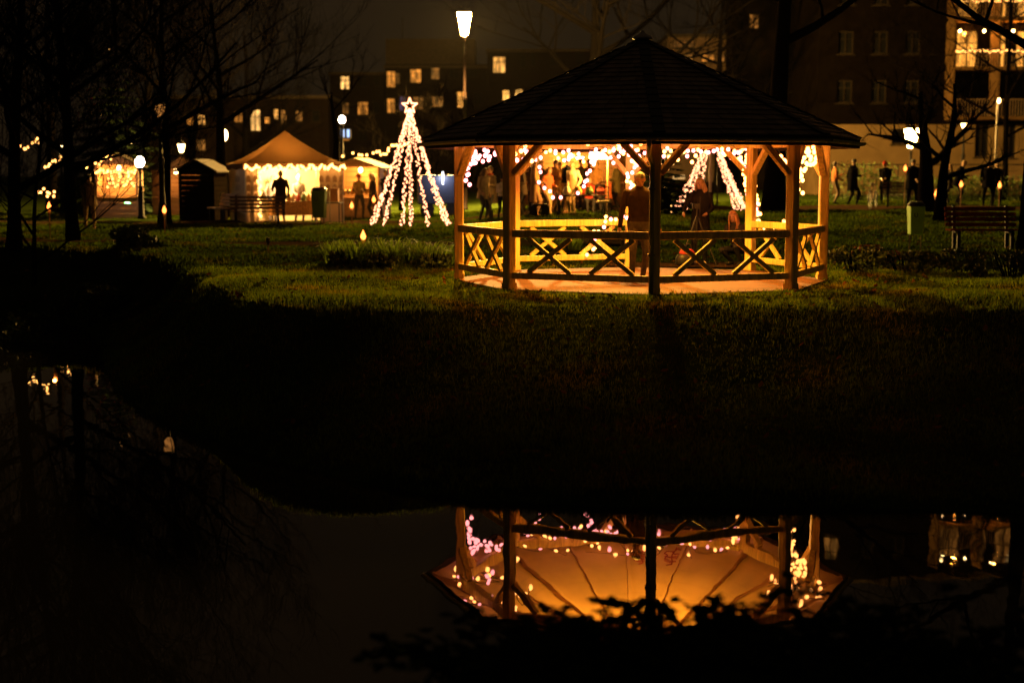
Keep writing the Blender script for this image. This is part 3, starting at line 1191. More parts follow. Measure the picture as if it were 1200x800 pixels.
    if apron:
        c_ = MB()
        c_.loft([(U(0, -.012, z) * k, rx * k, ry * k, xd, yd) for z, rx, ry in ((1.30, .12, .13), (1.1, .15, .128), (.9, .175, .135), (.6, .185, .15))], 20, cap=False)
        c_.build('apron', cloth(apron), t, True)
    if scarf:
        s_ = MB()
        s_.lathe([(.07, -.03), (.1, -.015), (.105, .01), (.085, .035), (.06, .03)], 14, (nb + Vector((0, 0, .0))) * k, 0, 1, .95)
        s_.build('scarf', cloth(scarf), t, True)
    return t


GP = 'people inside and beside the gazebo'
BK = 'people gathered behind the gazebo'
# the three at the gazebo
person('grey haired man in a dark brown jumper walking head bowed through the gazebo', (P(748, 320, 23.2).x, 23.2, -.02), R(4), 1.78, (.034, .024, .018), (.085, .08, .085), (.02, .016, .014), (.15, .125, .10), 'short',
       lean=R(3), head_pitch=R(32), feet=((.10, .16), (-.12, -.14)), hands=((.30, -.10, .86), (-.30, -.02, .86)), fine=True, bulky=1.1, group=GP)
person('woman with long fair hair and black coat standing over a tripod behind the gazebo', (P(820, 300, 27.35).x, 27.35, gh(P(820, 300, 27.35).x, 27.35) + .03), R(-12), 1.66, (.014, .013, .014), (.014, .014, .020), (.45, .4, .33), (.50, .30, .11), 'long',
       head_pitch=R(24), head_yaw=R(-22), feet=((.09, .03), (-.09, -.03)), hands=((.14, -.22, 1.02), (-.30, -.30, 1.03)), coat=.66, fine=True, group=GP)
person('person with reddish fair hair crouching by the gazebo entrance', (P(864, 300, 27.2).x, 27.2, gh(P(864, 300, 27.2).x, 27.2) + .03), R(-38), 1.6, (.030, .026, .030), (.026, .026, .034), (.03, .03, .03), (.50, .22, .08), 'long',
       lean=R(22), head_pitch=R(-8), head_yaw=R(10), feet=((.13, -.08), (-.13, -.02)), crouch=.56, hands=((.05, -.42, .62), (-.07, -.42, .60)), fine=True, group=GP)


def gnd(px, d):
    v = on(px, d)
    return (v.x, v.y, v.z)


# group behind (seen through the gazebo)
D = 46.5
person('person in pale quilted coat holding a small light by the red lamp post', gnd(566, D), R(60), 1.72, (.30, .23, .14), (.05, .05, .06), hair=(.12, .08, .04), style='long', coat=.72, hands=(None, (-.22, -.22, .92)), group=BK)
person('person in a long cream coat with a dark bag beside the pale quilted coat', gnd(576, D + .5), R(-30), 1.75, (.27, .21, .14), (.04, .04, .05), hair=(.06, .04, .03), coat=.55, scarf=(.3, .05, .03), hands=((.1, -.24, 1.15), None), group=BK)
person('short figure in a dark hat and white top next to the long cream coat', gnd(588, D - .4), R(20), 1.38, (.62, .58, .5), (.02, .02, .03), hat=(.02, .02, .02), group=BK)
person('dark coated person half hidden beside the front gazebo post', gnd(612, D), R(-70), 1.76, (.07, .055, .045), (.02, .02, .025), hair=(.35, .22, .1), style='short', coat=.75, shoe=(.35, .16, .08), hands=((.12, -.24, 1.1), (-.1, -.26, 1.1)), group=BK)
person('person in a long tan coat and brown boots standing sideways', gnd(627, D - .8), R(75), 1.72, (.36, .22, .12), (.25, .15, .1), (.35, .18, .09), (.42, .24, .1), 'long', coat=.45, hands=((.1, -.25, 1.08), (-.1, -.27, 1.05)), group=BK)
person('person in a red checked shirt and light trousers striding by the tan coat', gnd(642, D), R(60), 1.55, (.5, .14, .06), (.5, .36, .2), (.3, .2, .1), (.12, .07, .03), feet=((.09, .2), (-.09, -.22)), hands=((.15, -.25, 1.05), None), group=BK)
person('woman in an orange jacket standing behind the red checked shirt', gnd(650, D + 1.2), R(35), 1.74, (.52, .26, .09), (.4, .24, .12), (.1, .06, .04), (.06, .035, .02), 'bun', scarf=(.4, .2, .1), hands=((.1, -.26, 1.12), (-.1, -.26, 1.12)), group=BK)
person('man in a black jacket leaning towards the woman in a white top', gnd(662, D + .3), R(55), 1.84, (.018, .02, .028), (.5, .34, .2), (.3, .16, .08), (.05, .03, .02), hands=((.1, -.26, 1.0), (-.1, -.24, .98)), lean=R(3), group=BK)
person('woman in a white top beside the man in the black jacket', gnd(671, D - .2), R(-15), 1.70, (.46, .40, .30), (.14, .10, .06), hair=(.2, .11, .05), style='short', hands=((.26, -.12, .95), (-.05, -.22, .95)), apron=(.25, .18, .1), group=BK)
person('trader in a yellow top behind the dark table under the bright hanging lamp', gnd(699, D + 1.4), R(0), 1.66, (.28, .15, .05), (.06, .05, .05), hat=(.3, .2, .1), hair=(.1, .06, .03), hands=((.12, -.28, 1.02), (-.12, -.28, 1.02)), group=BK)
person('seated person in a red top behind the dark table', gnd(690, D + .8), R(-10), 1.5, (.42, .05, .03), (.05, .05, .06), hair=(.1, .05, .03), sit=True, feet=((.1, -.38), (-.1, -.38)), hands=((.12, -.3, .78), (-.12, -.3, .78)), group=BK)

for args in (
        ('dark figure in a long coat at the back between the cream and dark coats', 597, 49, 200, 1.74, (.03, .025, .022), .55, None),
        ('stooping figure in a brown jacket behind the tan coat', 619, 49.5, -40, 1.62, (.12, .07, .035), .78, None),
        ('shadowy tall figure behind the woman in the white top', 680, 49.8, 30, 1.82, (.035, .028, .022), .6, (.02, .02, .02)),
        ('figure in an olive parka right of the bright cone lamp', 722, 48.6, -60, 1.7, (.10, .085, .035), .68, None),
        ('short child sized figure in rust red at the end of the dark table', 713, 47.4, -75, 1.2, (.30, .08, .03), .7, (.35, .2, .08)),
        ('figure in a grey hooded coat between the pale quilted coat and the gazebo post', 606, 47.6, 60, 1.7, (.10, .09, .08), .7, None),
        ('figure in a mustard coat in front of the long lamplit stall', 656, 51.5, 170, 1.68, (.26, .15, .03), .6, None),
        ('broad figure in a dark red coat in front of the long lamplit stall', 690, 51.8, 190, 1.76, (.14, .03, .02), .7, (.05, .04, .04)),
        ('person in a navy coat at the left of the long lamplit stall', 624, 51.6, 150, 1.8, (.02, .022, .035), .66, None),
        ('person in a beige coat at the left of the long lamplit stall', 631, 51.9, 165, 1.66, (.26, .18, .10), .6, (.25, .18, .12)),
        ('dark figure by the small lamplit stall behind the conifer', 757, 52.5, 165, 1.74, (.03, .026, .022), .7, None),
        ('dark figure with folded arms left of the striding red checked shirt', 634, 50.2, 15, 1.78, (.04, .03, .03), .8, None)):
    person(args[0], gnd(args[1], args[2]), R(args[3]), args[4], args[5], (.03, .025, .025), hair=(.08, .05, .03), coat=args[6], hat=args[7], hands=((.05, -.27, 1.12), (-.08, -.26, 1.08)), group=BK)

# people on the right by the torches
RG = 'people along the path by the torches'
person('person in an orange jacket standing beside the gazebo post near the litter bin', gnd(978, 57), R(80), 1.66, (.40, .14, .05), (.14, .10, .07), hair=(.1, .06, .03), hands=((.1, -.3, 1.2), (-.12, -.22, 1.0)), group=RG)
person('tall dark hooded person standing alone in front of the pale wall', gnd(999, 55), R(120), 1.80, (.004, .0036, .004), (.004, .0036, .004), hair=(.02, .015, .01), coat=.55, bulky=1.1, hood=True, group=RG)
person('dark figure behind the slatted bench with a red pointed hat', gnd(1037, 56), R(-20), 1.66, (.004, .0036, .004), (.01, .01, .012), hair=(.05, .03, .02), coat=.6, hat=(.3, .03, .02), bulky=1.15, group=RG)
person('broad dark figure in a coat nearest the big trunk', gnd(1069, 52), R(160), 1.78, (.004, .0036, .004), (.004, .0036, .004), hair=(.02, .015, .01), coat=.66, bulky=1.2, group=RG)
person('dark figure standing close behind the litter bin beside the tree', gnd(1083, 51), R(-150), 1.74, (.004, .0036, .004), (.004, .0036, .004), hair=(.03, .02, .015), coat=.72, bulky=1.1, group=RG)
person('person bending forward beside a torch in front of the bright hedge', gnd(1122, 55), R(70), 1.72, (.004, .0036, .004), (.004, .0036, .004), hair=(.22, .13, .06), lean=R(14), coat=.7, bulky=1.1, hands=((.1, -.4, 1.1), (-.1, -.38, 1.0)), group=RG)
person('smaller person with fair hair facing the bending figure', gnd(1112, 56), R(-80), 1.55, (.03, .025, .02), (.02, .02, .02), hair=(.4, .24, .1), style='long', coat=.7, group=RG)
person('striding person in a wide dark coat beside the torch nearest the frame edge', gnd(1158, 54), R(175), 1.72, (.004, .0036, .004), (.004, .0036, .004), hair=(.05, .03, .02), feet=((.16, .12), (-.18, -.1)), coat=.72, bulky=1.25, group=RG)
person('slim person walking right behind the wide dark coat', gnd(1167, 55), R(160), 1.66, (.004, .0036, .004), (.004, .0036, .004), hair=(.25, .14, .06), feet=((.1, .2), (-.1, -.2)), group=RG)

# market tent people and left
TG = 'people at the market stalls'
person('dark coated customer standing in front of the lit tent with back to us', gnd(329, 48.3), R(200), 1.74, (.035, .028, .02), (.022, .02, .018), hair=(.4, .3, .18), coat=.78, bulky=1.08, feet=((.10, .05), (-.11, -.05)), hands=((.2, -.3, 1.05), None), group=TG)
person('stall keeper in grey with a pale bobble hat behind the tent table', gnd(350, 50.6), R(10), 1.66, (.16, .14, .13), (.03, .025, .02), hat=(.75, .66, .5), hands=((.16, -.3, 1.0), (-.16, -.3, 1.0)), group=TG)
person('person in a blue grey jacket looking in at the side of the tent', gnd(319, 51), R(150), 1.62, (.15, .14, .16), (.06, .05, .06), hair=(.2, .12, .06), group=TG)
person('fair haired woman in a dark coat browsing the glowing stall', gnd(437, 53), R(-70), 1.74, (.05, .035, .02), (.03, .025, .02), hair=(.5, .33, .14), style='long', coat=.6, hands=((.12, -.32, 1.1), (-.12, -.3, 1.1)), group=TG)
person('man in black standing right of the fair haired woman', gnd(452, 52.5), R(-20), 1.78, (.014, .013, .013), (.014, .013, .013), hair=(.06, .04, .02), coat=.75, group=TG)
person('trader in a yellow jacket behind the glowing stall', gnd(421, 54.3), R(30), 1.68, (.22, .13, .05), (.05, .04, .03), hair=(.1, .06, .03), hat=(.3, .05, .03), hands=((.16, -.3, 1.05), (-.16, -.3, 1.05)), group=TG)
person('person in a tan coat standing in the gloom near the pond', gnd(104, 43), R(200), 1.70, (.17, .12, .07), (.24, .16, .08), (.12, .08, .05), (.06, .04, .02), coat=.78, bulky=1.15, group=TG)


# ------------------------------------------------------------------ trees
def tree(name, label, loc, h, r, seed, first=.35, spread=.55, levels=4, lean=(0, 0), up=.25, n1=7, group=None, twist=.18, barkm=None):
    rg = random.Random(seed)
    t = thing(name, label, 'tree', loc, 0, group)
    tr, cr = MB(), MB()

    def grow(mb, p, d, ln, r0, lev):
        n = 5
        pts, rs = [p], [r0]
        for i in range(n):
            d = (d + Vector((rg.uniform(-1, 1), rg.uniform(-1, 1), rg.uniform(-.6, 1) * .6 + up * .4)) * twist).normalized()
            p = p + d * (ln / n)
            pts.append(p)
            rs.append(r0 * (1 - .72 * (i + 1) / n))
        mb.tube(pts, rs, 8 if lev < 2 else (5 if lev == 2 else 3))
        if lev >= levels:
            return
        for i in range({1: 7, 2: 6, 3: 5}.get(lev, 3)):
            u = rg.uniform(.25, 1.0)
            k = min(int(u * n), n - 1)
            q = pts[k].lerp(pts[k + 1], u * n - k)
            dd = (pts[k + 1] - pts[k]).normalized()
            side = Vector((rg.uniform(-1, 1), rg.uniform(-1, 1), rg.uniform(-.3, 1)))
            nd = (dd * .75 + side.normalized() * .8).normalized()
            grow(cr, q, nd, ln * rg.uniform(.45, .7), max(rs[k] * .55, .006), lev + 1)

    pts, rs = [], []
    n = 12
    for i in range(n + 1):
        u = i / n
        pts.append(Vector((lean[0] * u + .12 * math.sin(u * 7 + seed) * u, lean[1] * u + .1 * math.cos(u * 5 + seed) * u, h * u * .8 - .1)))
        rs.append(r * (1.25 if i == 0 else 1) * (1 - .8 * u))
    tr.tube(pts, rs, 12)
    tr.build('trunk', barkm or M_BARK, t, True)
    for i in range(n1):
        u = first + (1 - first) * (i + rg.random() * .6) / n1
        k = min(int(u * n), n - 1)
        q = pts[k].lerp(pts[k + 1], u * n - k)
        a = i * 2.4 + rg.uniform(-.4, .4)
        d = Vector((math.cos(a) * spread * 1.6, math.sin(a) * spread * 1.6, .55)).normalized()
        grow(cr, q, d, h * rg.uniform(.30, .45) * (1.25 - .5 * u), rs[k] * .6, 1)
    cr.build('crown', M_TWIG if not barkm else barkm, t)
    return t


tree('bare_tree', 'thick dark bare tree trunk rising close behind the gazebo by the spiral of bulbs', on(907, 50), 17, .40, 3, .42, .6, 4, (.4, 0), n1=8)
tree('bare_tree', 'stout leaning bare tree behind the litter bin', on(1087, 49), 5.2, .34, 5, .35, .75, 3, (-.25, .2), .0, 5, twist=.3)
tree('bare_tree', 'thin contorted bare tree with knotted limbs right of the litter bin', on(1101, 41), 5.0, .19, 9, .30, .8, 3, (.35, 0), .0, 6, twist=.36)
tree('bare_tree', 'wide bare tree spreading above the gazebo roof tip', on(690, 82), 21, .42, 11, .25, .6, 4, (.5, 0), n1=11)
tree('bare_tree', 'bare tree with two dark limbs reaching over the roof from behind', on(842, 92), 16, .35, 13, .3, .8, 4, (0, 0), n1=9)
tree('bare_tree', 'low twiggy tree with lamplit branches behind the starred cone of lights', on(531, 60), 5.4, .12, 17, .18, .75, 4, (.1, 0), .2, 8)
tree('bare_tree', 'low twiggy tree left of the lamplit one beside the apartment block', on(470, 66), 5.2, .12, 19, .2, .75, 4, (-.1, 0), .2, 7)
tree('bare_tree', 'slim dark trunk between the lit tent and the glowing stall', on(391, 54), 6, .20, 23, .8, .4, 3, (.1, 0), n1=2)
tree('bare_tree', 'dark trunk at the left end of the lit tent', on(262, 53.5), 10, .24, 29, .42, .6, 4, (-.2, 0), n1=7)
tree('bare_tree', 'dark trunk left of the wooden hut', on(192, 47), 10, .22, 31, .40, .65, 4, (.2, 0), n1=7)
tree('bare_tree', 'big bare tree at the pond side left of the glowing booth', on(84, 37), 12.5, .17, 37, .16, .7, 5, (-.3, 0), n1=13)
tree('bare_tree', 'bare tree at the far left edge leaning over the pond', on(14, 34), 11.5, .17, 41, .14, .7, 5, (.5, 0), n1=13)
tree('bare_tree', 'low many branched tree overhanging the pond in front of the far left bulbs', on(36, 33), 6.5, .06, 141, .10, .7, 5, (.3, 0), .35, 13)
tree('bare_tree', 'tall bare tree behind the tall conifer at the left', on(172, 72), 17, .26, 143, .2, .6, 5, (.3, 0), n1=12)
tree('bare_tree', 'tall bare tree behind the glowing booth near the left edge', on(60, 66), 16, .26, 145, .2, .6, 5, (.3, 0), n1=12)
tree('bare_tree', 'dark trunk at the right edge beside the red slatted bench', on(1212, 31), 9, .30, 43, .5, .5, 3, (-.1, 0), n1=5)
tree('bare_tree', 'bare tree in front of the balconies at the top right', on(1178, 64), 14, .14, 47, .25, .7, 5, (-.2, 0), n1=13)
tree('bare_tree', 'bare tree with a rounded top behind the low lit houses', on(290, 96), 14, .3, 53, .25, .6, 4, n1=9)


def conifer(label, loc, h, r, seed, lights=0, tiers=16, group=None, name='conifer'):
    rg = random.Random(seed)
    t = thing(name, label, 'tree', loc, 0, group)
    tr = MB()
    tr.tube([(0, 0, 0), (0, 0, h * .5), (0, 0, h * .97)], [r * .09, r * .05, .01], 8)
    tr.build('trunk', M_BARK, t)
    cr = MB()
    li = MB()
    for i in range(tiers):
        u = i / tiers
        z = h * (.07 + .9 * u)
        rr = r * (1 - u) ** .85 + .04
        nb = int(9 + 10 * (1 - u))
        for k in range(nb):
            a = 2 * PI * (k + rg.random()) / nb
            L_ = rr * rg.uniform(.75, 1.1)
            p0 = Vector((0, 0, z))
            d = Vector((math.cos(a), math.sin(a), -.28 + .3 * u)).normalized()
            side = d.cross(Vector((0, 0, 1))).normalized()
            ns = 7
            for q in range(ns):
                v = (q + .6) / ns
                c = p0 + d * L_ * v
                for s_ in (-1, 0, 1):
                    dd = (d * .8 + side * s_ * .8 + Vector((0, 0, rg.uniform(-.35, .15)))).normalized()
                    w_ = dd.cross(Vector((rg.uniform(-.3, .3), rg.uniform(-.3, .3), 1))).normalized()
                    ln = L_ * .24 * rg.uniform(.8, 1.3)
                    tt = rg.uniform(.5, 1.4)
                    cr.add([c - w_ * ln * .16, c + dd * ln * .6 - w_ * ln * .2, c + dd * ln, c + dd * ln * .6 + w_ * ln * .2, c + w_ * ln * .16], [(0, 1, 2, 3, 4)], 0, (tt, tt, tt))
            if lights and rg.random() < lights:
                li.octa(p0 + d * L_ * rg.uniform(.85, 1.05), .022)
    cr.build('crown', mat('conifer_needle', (.016, .026, .013), .8, .35, 5, attr='tint', spec=.04), t)
    if lights:
        li.build('fairy_lights', M_FAIRY, t)
    return t


conifer('bushy conifer dotted with small warm lights behind the walking man', on(776, 46), 2.9, 1.15, 3, .16)
cn = conifer('tall conifer tinted green and red by coloured floodlights on the left', on(132, 60), 7.6, 2.5, 5, .015, 22)
# coloured floodlights at its foot
for lab, px, dy, colr, w_, aim in (('small green floodlight on the grass at the foot of the tall conifer', 150, -4.5, (.05, 1, .25), 4500, 42), ('small red floodlight on the grass at the foot of the tall conifer', 116, -4.5, (1, .03, .06), 3500, 62)):
    g0 = on(px, 60 + dy)
    fl = thing('floodlight', lab, 'floodlight', g0)
    q = MB()
    q.box((0, 0, .16), (.24, .12, .18), Matrix.Rotation(R(-35), 3, 'X'))
    q.build('housing', M_BLACK, fl)
    q = MB()
    q.beam((-.14, 0, 0), (-.14, 0, .18), .03, .02)
    q.beam((.14, 0, 0), (.14, 0, .18), .03, .02)
    q.build('bracket', M_BLACK, fl)
    tgt = on(132, 60) + Vector((0, 0, 5.6 if aim > 50 else 3.2))
    pos = Vector((0, .02, .36))
    dv = (tgt - g0 - pos).normalized()
    lamp('flood_lamp', pos, w_, colr, fl, .05, R(38), dv.to_track_quat('-Z', 'Y').to_euler())

# ------------------------------------------------------------------ buildings
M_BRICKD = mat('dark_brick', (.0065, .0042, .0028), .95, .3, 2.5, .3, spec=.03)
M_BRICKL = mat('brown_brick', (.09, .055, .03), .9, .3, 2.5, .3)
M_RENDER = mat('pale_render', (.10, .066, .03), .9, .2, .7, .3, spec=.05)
M_FRAME = mat('window_frame_paint', (.012, .009, .006), .8, .15, 4, spec=.05)
M_DGLASS = mat('dark_glass', (.004, .004, .004), .6, .2, 2, spec=.04)
M_LIT = [window_mat('lit_room_amber', (1, .34, .045), 1.25, lo=.2), window_mat('lit_room_yellow', (1, .42, .08), 1.7, lo=.2), window_mat('lit_room_dim', (1, .36, .06), .55), window_mat('lit_room_violet', (.42, .30, .9), .25), window_mat('lit_room_bright', (1, .50, .13), 2.6, lo=.25), window_mat('lit_room_gold', (1, .38, .05), 2.4, lo=.3)]


def facade(t, x0, x1, z0, z1, holes, mt, y=0, depth=8.0, name='wall', top=True):
    """front wall with real openings in plane y (facing -Y), side walls, back and flat roof"""
    xs_ = sorted({x0, x1} | {h[0] for h in holes} | {h[1] for h in holes})
    zs_ = sorted({z0, z1} | {h[2] for h in holes} | {h[3] for h in holes})
    mb = MB()
    for a, b in zip(xs_[:-1], xs_[1:]):
        for c, d in zip(zs_[:-1], zs_[1:]):
            mx, mz = (a + b) / 2, (c + d) / 2
            if any(h[0] < mx < h[1] and h[2] < mz < h[3] for h in holes):
                continue
            mb.add([(a, y, c), (b, y, c), (b, y, d), (a, y, d)], [(0, 1, 2, 3)])
    rv = .18
    for a, b, c, d, *_ in holes:
        mb.add([(a, y, c), (b, y, c), (b, y, d), (a, y, d), (a, y + rv, c), (b, y + rv, c), (b, y + rv, d), (a, y + rv, d)], [(0, 4, 5, 1), (1, 5, 6, 2), (2, 6, 7, 3), (3, 7, 4, 0)])
    mb.add([(x0, y, z0), (x0, y + depth, z0), (x0, y + depth, z1), (x0, y, z1)], [(0, 3, 2, 1)])
    mb.add([(x1, y, z0), (x1, y + depth, z0), (x1, y + depth, z1), (x1, y, z1)], [(0, 1, 2, 3)])
    mb.add([(x0, y + depth, z0), (x1, y + depth, z0), (x1, y + depth, z1), (x0, y + depth, z1)], [(0, 3, 2, 1)])
    mb.build(name, mt, t)
    if top:
        rb = MB()
        rb.box(((x0 + x1) / 2, y + depth / 2, z1 + .14), (x1 - x0 + .3, depth + .3, .25))
        rb.build('roof', M_FASCIA, t)


def window(t, a, b, c, d, y, pane_m, mull=1, trans=1):
    f = MB()
    yy = y + .12
    fw = .07
    f.box(((a + b) / 2, yy, c + fw / 2 + .002), (b - a - .004, .07, fw))
    f.box(((a + b) / 2, yy, d - fw / 2 - .002), (b - a - .004, .07, fw))
    for x in [a + fw / 2 + .002, b - fw / 2 - .002] + [a + (b - a) * (i + 1) / (mull + 1) for i in range(mull)]:
        f.box((x, yy + .003, (c + d) / 2), (fw, .064, d - c - .01))
    for i in range(trans):
        f.box(((a + b) / 2, yy + .006, c + (d - c) * (.66 if trans == 1 else (i + 1) / (trans + 1))), (b - a - .01, .055, fw * .8))
    fo = f.build('window', M_FRAME, t)
    p = MB()
    p.add([(a, y + .16, c), (b, y + .16, c), (b, y + .16, d), (a, y + .16, d)], [(0, 1, 2, 3)])
    p.build('pane', pane_m, fo)
    s = MB()
    s.box(((a + b) / 2, y - .03, c - .05), (b - a + .2, .12, .07))
    s.build('sill', M_FRAME, fo)


def px_building(label, d, px0, px1, py_top, wins, mt, depth=9, name='apartment_block', cat='building', base=0.0):
    """wins: (px, py, w, h, lit) with lit None for a dark pane, else index of the lit-room material"""
    x0, x1 = P(px0, 200, d).x, P(px1, 200, d).x
    c0 = Vector(((x0 + x1) / 2, d, gh((x0 + x1) / 2, d) - .1))
    t = thing(name, label, cat, c0)
    zt = P(600, py_top, d).z - c0.z
    holes = []
    for px, py, w_, h_, lit in wins:
        a, b = P(px - w_ / 2, py, d), P(px + w_ / 2, py, d)
        zl, zh = P(px, py + h_ / 2, d).z, P(px, py - h_ / 2, d).z
        holes.append((a.x - c0.x, b.x - c0.x, zl - c0.z, zh - c0.z, lit))
    facade(t, x0 - c0.x, x1 - c0.x, base, zt, holes, mt, 0, depth)
    for a, b, c, dd, lit in holes:
        window(t, a, b, c, dd, 0, M_DGLASS if lit is None else M_LIT[lit], 1 if b - a > .7 else 0, 1)
    return t, c0, zt


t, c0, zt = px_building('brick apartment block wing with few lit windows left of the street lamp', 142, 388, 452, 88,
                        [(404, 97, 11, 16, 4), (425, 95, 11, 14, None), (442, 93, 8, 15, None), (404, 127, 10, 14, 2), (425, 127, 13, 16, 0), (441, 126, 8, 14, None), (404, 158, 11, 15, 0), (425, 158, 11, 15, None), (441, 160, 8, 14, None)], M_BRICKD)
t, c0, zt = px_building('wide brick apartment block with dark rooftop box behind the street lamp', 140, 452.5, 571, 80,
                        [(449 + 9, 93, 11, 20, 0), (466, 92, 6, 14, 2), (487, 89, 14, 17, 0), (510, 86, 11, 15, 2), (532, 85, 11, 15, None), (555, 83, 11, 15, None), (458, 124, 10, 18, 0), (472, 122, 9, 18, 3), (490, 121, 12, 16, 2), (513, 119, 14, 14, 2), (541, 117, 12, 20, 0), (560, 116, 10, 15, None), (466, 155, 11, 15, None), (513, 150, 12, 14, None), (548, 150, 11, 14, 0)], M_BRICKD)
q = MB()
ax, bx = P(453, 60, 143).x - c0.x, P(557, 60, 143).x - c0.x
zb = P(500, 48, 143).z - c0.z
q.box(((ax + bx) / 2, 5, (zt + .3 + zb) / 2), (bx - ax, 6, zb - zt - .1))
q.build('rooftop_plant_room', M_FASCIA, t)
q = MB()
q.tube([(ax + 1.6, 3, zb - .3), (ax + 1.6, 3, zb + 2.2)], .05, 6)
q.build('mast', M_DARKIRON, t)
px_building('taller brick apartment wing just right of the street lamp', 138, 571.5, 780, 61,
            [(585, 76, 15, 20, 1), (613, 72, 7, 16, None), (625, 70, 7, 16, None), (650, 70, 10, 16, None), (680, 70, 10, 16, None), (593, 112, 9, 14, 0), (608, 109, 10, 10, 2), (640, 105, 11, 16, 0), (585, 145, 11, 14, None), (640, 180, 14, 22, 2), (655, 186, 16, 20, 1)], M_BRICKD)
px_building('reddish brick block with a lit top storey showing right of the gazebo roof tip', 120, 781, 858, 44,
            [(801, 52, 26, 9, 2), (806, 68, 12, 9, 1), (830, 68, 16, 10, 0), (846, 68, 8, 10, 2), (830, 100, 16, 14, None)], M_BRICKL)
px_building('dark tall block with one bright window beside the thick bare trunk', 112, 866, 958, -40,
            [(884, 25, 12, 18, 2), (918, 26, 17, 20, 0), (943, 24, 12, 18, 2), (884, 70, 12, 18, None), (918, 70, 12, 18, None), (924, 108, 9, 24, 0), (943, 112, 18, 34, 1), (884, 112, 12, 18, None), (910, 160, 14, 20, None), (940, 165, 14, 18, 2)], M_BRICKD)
px_building('low dark terrace with a row of small lit windows behind the tent', 108, 176, 386, 116,
            [(196, 143, 9, 12, None), (222, 141, 9, 13, 0), (236, 140, 10, 14, 1), (258, 138, 9, 18, 4), (279, 137, 11, 14, 0), (299, 141, 13, 26, 4), (313, 141, 8, 9, 0), (323, 134, 7, 14, 1), (332, 137, 8, 18, 2), (350, 136, 10, 14, 2), (370, 136, 10, 14, None), (205, 178, 12, 16, None), (235, 170, 12, 14, 2), (310, 172, 10, 12, 2)], M_BRICKD, name='terrace_house')

# right hand block with balconies
DR = 84.0
xl, xr = P(958.5, 100, DR).x, P(1290, 100, DR).x
c0 = Vector((P(1100, 100, DR).x, DR, .5))
t = thing('apartment_block', 'tall dark block with lamplit balconies and a pale ground storey at the right', 'building', c0)


def rx(px):
    return P(px, 100, DR).x - c0.x


def rz_(py):
    return P(600, py, DR).z - c0.z


gwin = [(1061, 160, 28, 18, None), (1153, 165, 16, 38, None), (1186, 165, 14, 40, None)]
hl = [(rx(px - w_ / 2), rx(px + w_ / 2), rz_(py + h_ / 2), rz_(py - h_ / 2), l_) for px, py, w_, h_, l_ in gwin]
facade(t, rx(958.5), rx(1290), 0, rz_(146), hl, M_RENDER, 0, 10, 'ground_storey', False)
for a, b_, c, d_, l_ in hl:
    window(t, a, b_, c, d_, 0, M_DGLASS, 1, 0 if d_ - c < 1.2 else 1)
uwin = []
levels = []
z0 = rz_(146)
FH = 2.8
for lv in range(5):
    zb = rz_(139) + lv * FH
    for px in (990, 1030, 1068):
        uwin.append((rx(px - 9), rx(px + 9), zb + .9, zb + 2.2, 2 if (lv, px) in ((3, 1068), (4, 990)) else None))
    for px, w_ in ((1132, 26), (1168, 20), (1200, 22), (1240, 26)):
        uwin.append((rx(px - w_ / 2), rx(px + w_ / 2), zb + .12, zb + 2.25, 5 if lv in (1, 2) else (2 if lv > 2 else None)))
ztop = rz_(139) + 5 * FH + .6
facade(t, rx(958.5), rx(1290), z0 + .003, ztop, uwin, mat('shaded_brick', (.0024, .0016, .0011), .95, .3, 2.5, .3, spec=.03), -.02, 10, 'upper_wall')  # brick darkened in colour so the block stays in night shade
for a, b_, c, d_, l_ in uwin:
    window(t, a, b_, c, d_, -.02, M_DGLASS if l_ is None else M_LIT[l_], 1, 1)
M_RAIL = mat('balcony_steel', (.12, .08, .05), .5, .2, 6)
for lv in range(5):
    zb = rz_(139) + lv * FH
    s = MB()
    s.box(((rx(1108) + rx(1290)) / 2, -.78, zb - .02), (rx(1290) - rx(1108), 1.5, .2))
    for px in (1108, 1160, 1213):
        s.box((rx(px), -.78, zb + FH / 2), (.12, 1.48, FH - .21))
    s.build('balcony', mat('balcony_concrete', (.075, .042, .016), .9, .2, 2, .2, spec=.05), t)
    rl = MB()
    xx = rx(1108) + .1
    while xx < rx(1290):
        rl.beam((xx, -1.48, zb + .08), (xx, -1.48, zb + 1.0), .03, .03)
        xx += .16
    rl.beam((rx(1108), -1.48, zb + 1.03), (rx(1290), -1.48, zb + 1.03), .06, .05)
    rl.build('balcony_railing', M_RAIL, t)
    if lv in (1, 2, 3, 4):
        lm = MB()
        for px in (1122, 1150, 1184, 1208):
            lm.ell((rx(px), -.14, zb + 2.2), (.09, .07, .09), 10, 8)
        lm.build('balcony_lamps', M_WARMG, t, True)
        for px in (1134, 1186):
            lamp('balcony_light', (rx(px), -.55, zb + 2.15), 420 if lv < 3 else 120, (1, .36, .045), t, .1)
for lab, lv in (('rope of small bulbs along the lower lit balcony railing', 1), ('rope of small bulbs along the topmost balcony railing in the frame', 2)):
    zb = rz_(139) + lv * FH
    rt = thing('string_light', lab, 'string light', c0 + Vector((rx(1110), -1.54, zb + 1.05)), 0, 'strings of bulbs on the balconies')
    q = MB()
    pts = [(i * .25, -.02, -.03 - .05 * math.sin(i * 1.1) ** 2) for i in range(int((rx(1290) - rx(1110)) / .25))]
    q.tube(pts, .008, 4)
    q.build('cable', M_WIRE, rt)
    bs = MB()
    for i in range(len(pts) * 2):
        p_ = pts[i // 2]
        bs.octa((p_[0] + (.12 if i % 2 else 0), p_[1] - .03, p_[2] - rnd.uniform(.02, .12)), .05)
    bs.build('bulbs', M_SMALLB, rt)

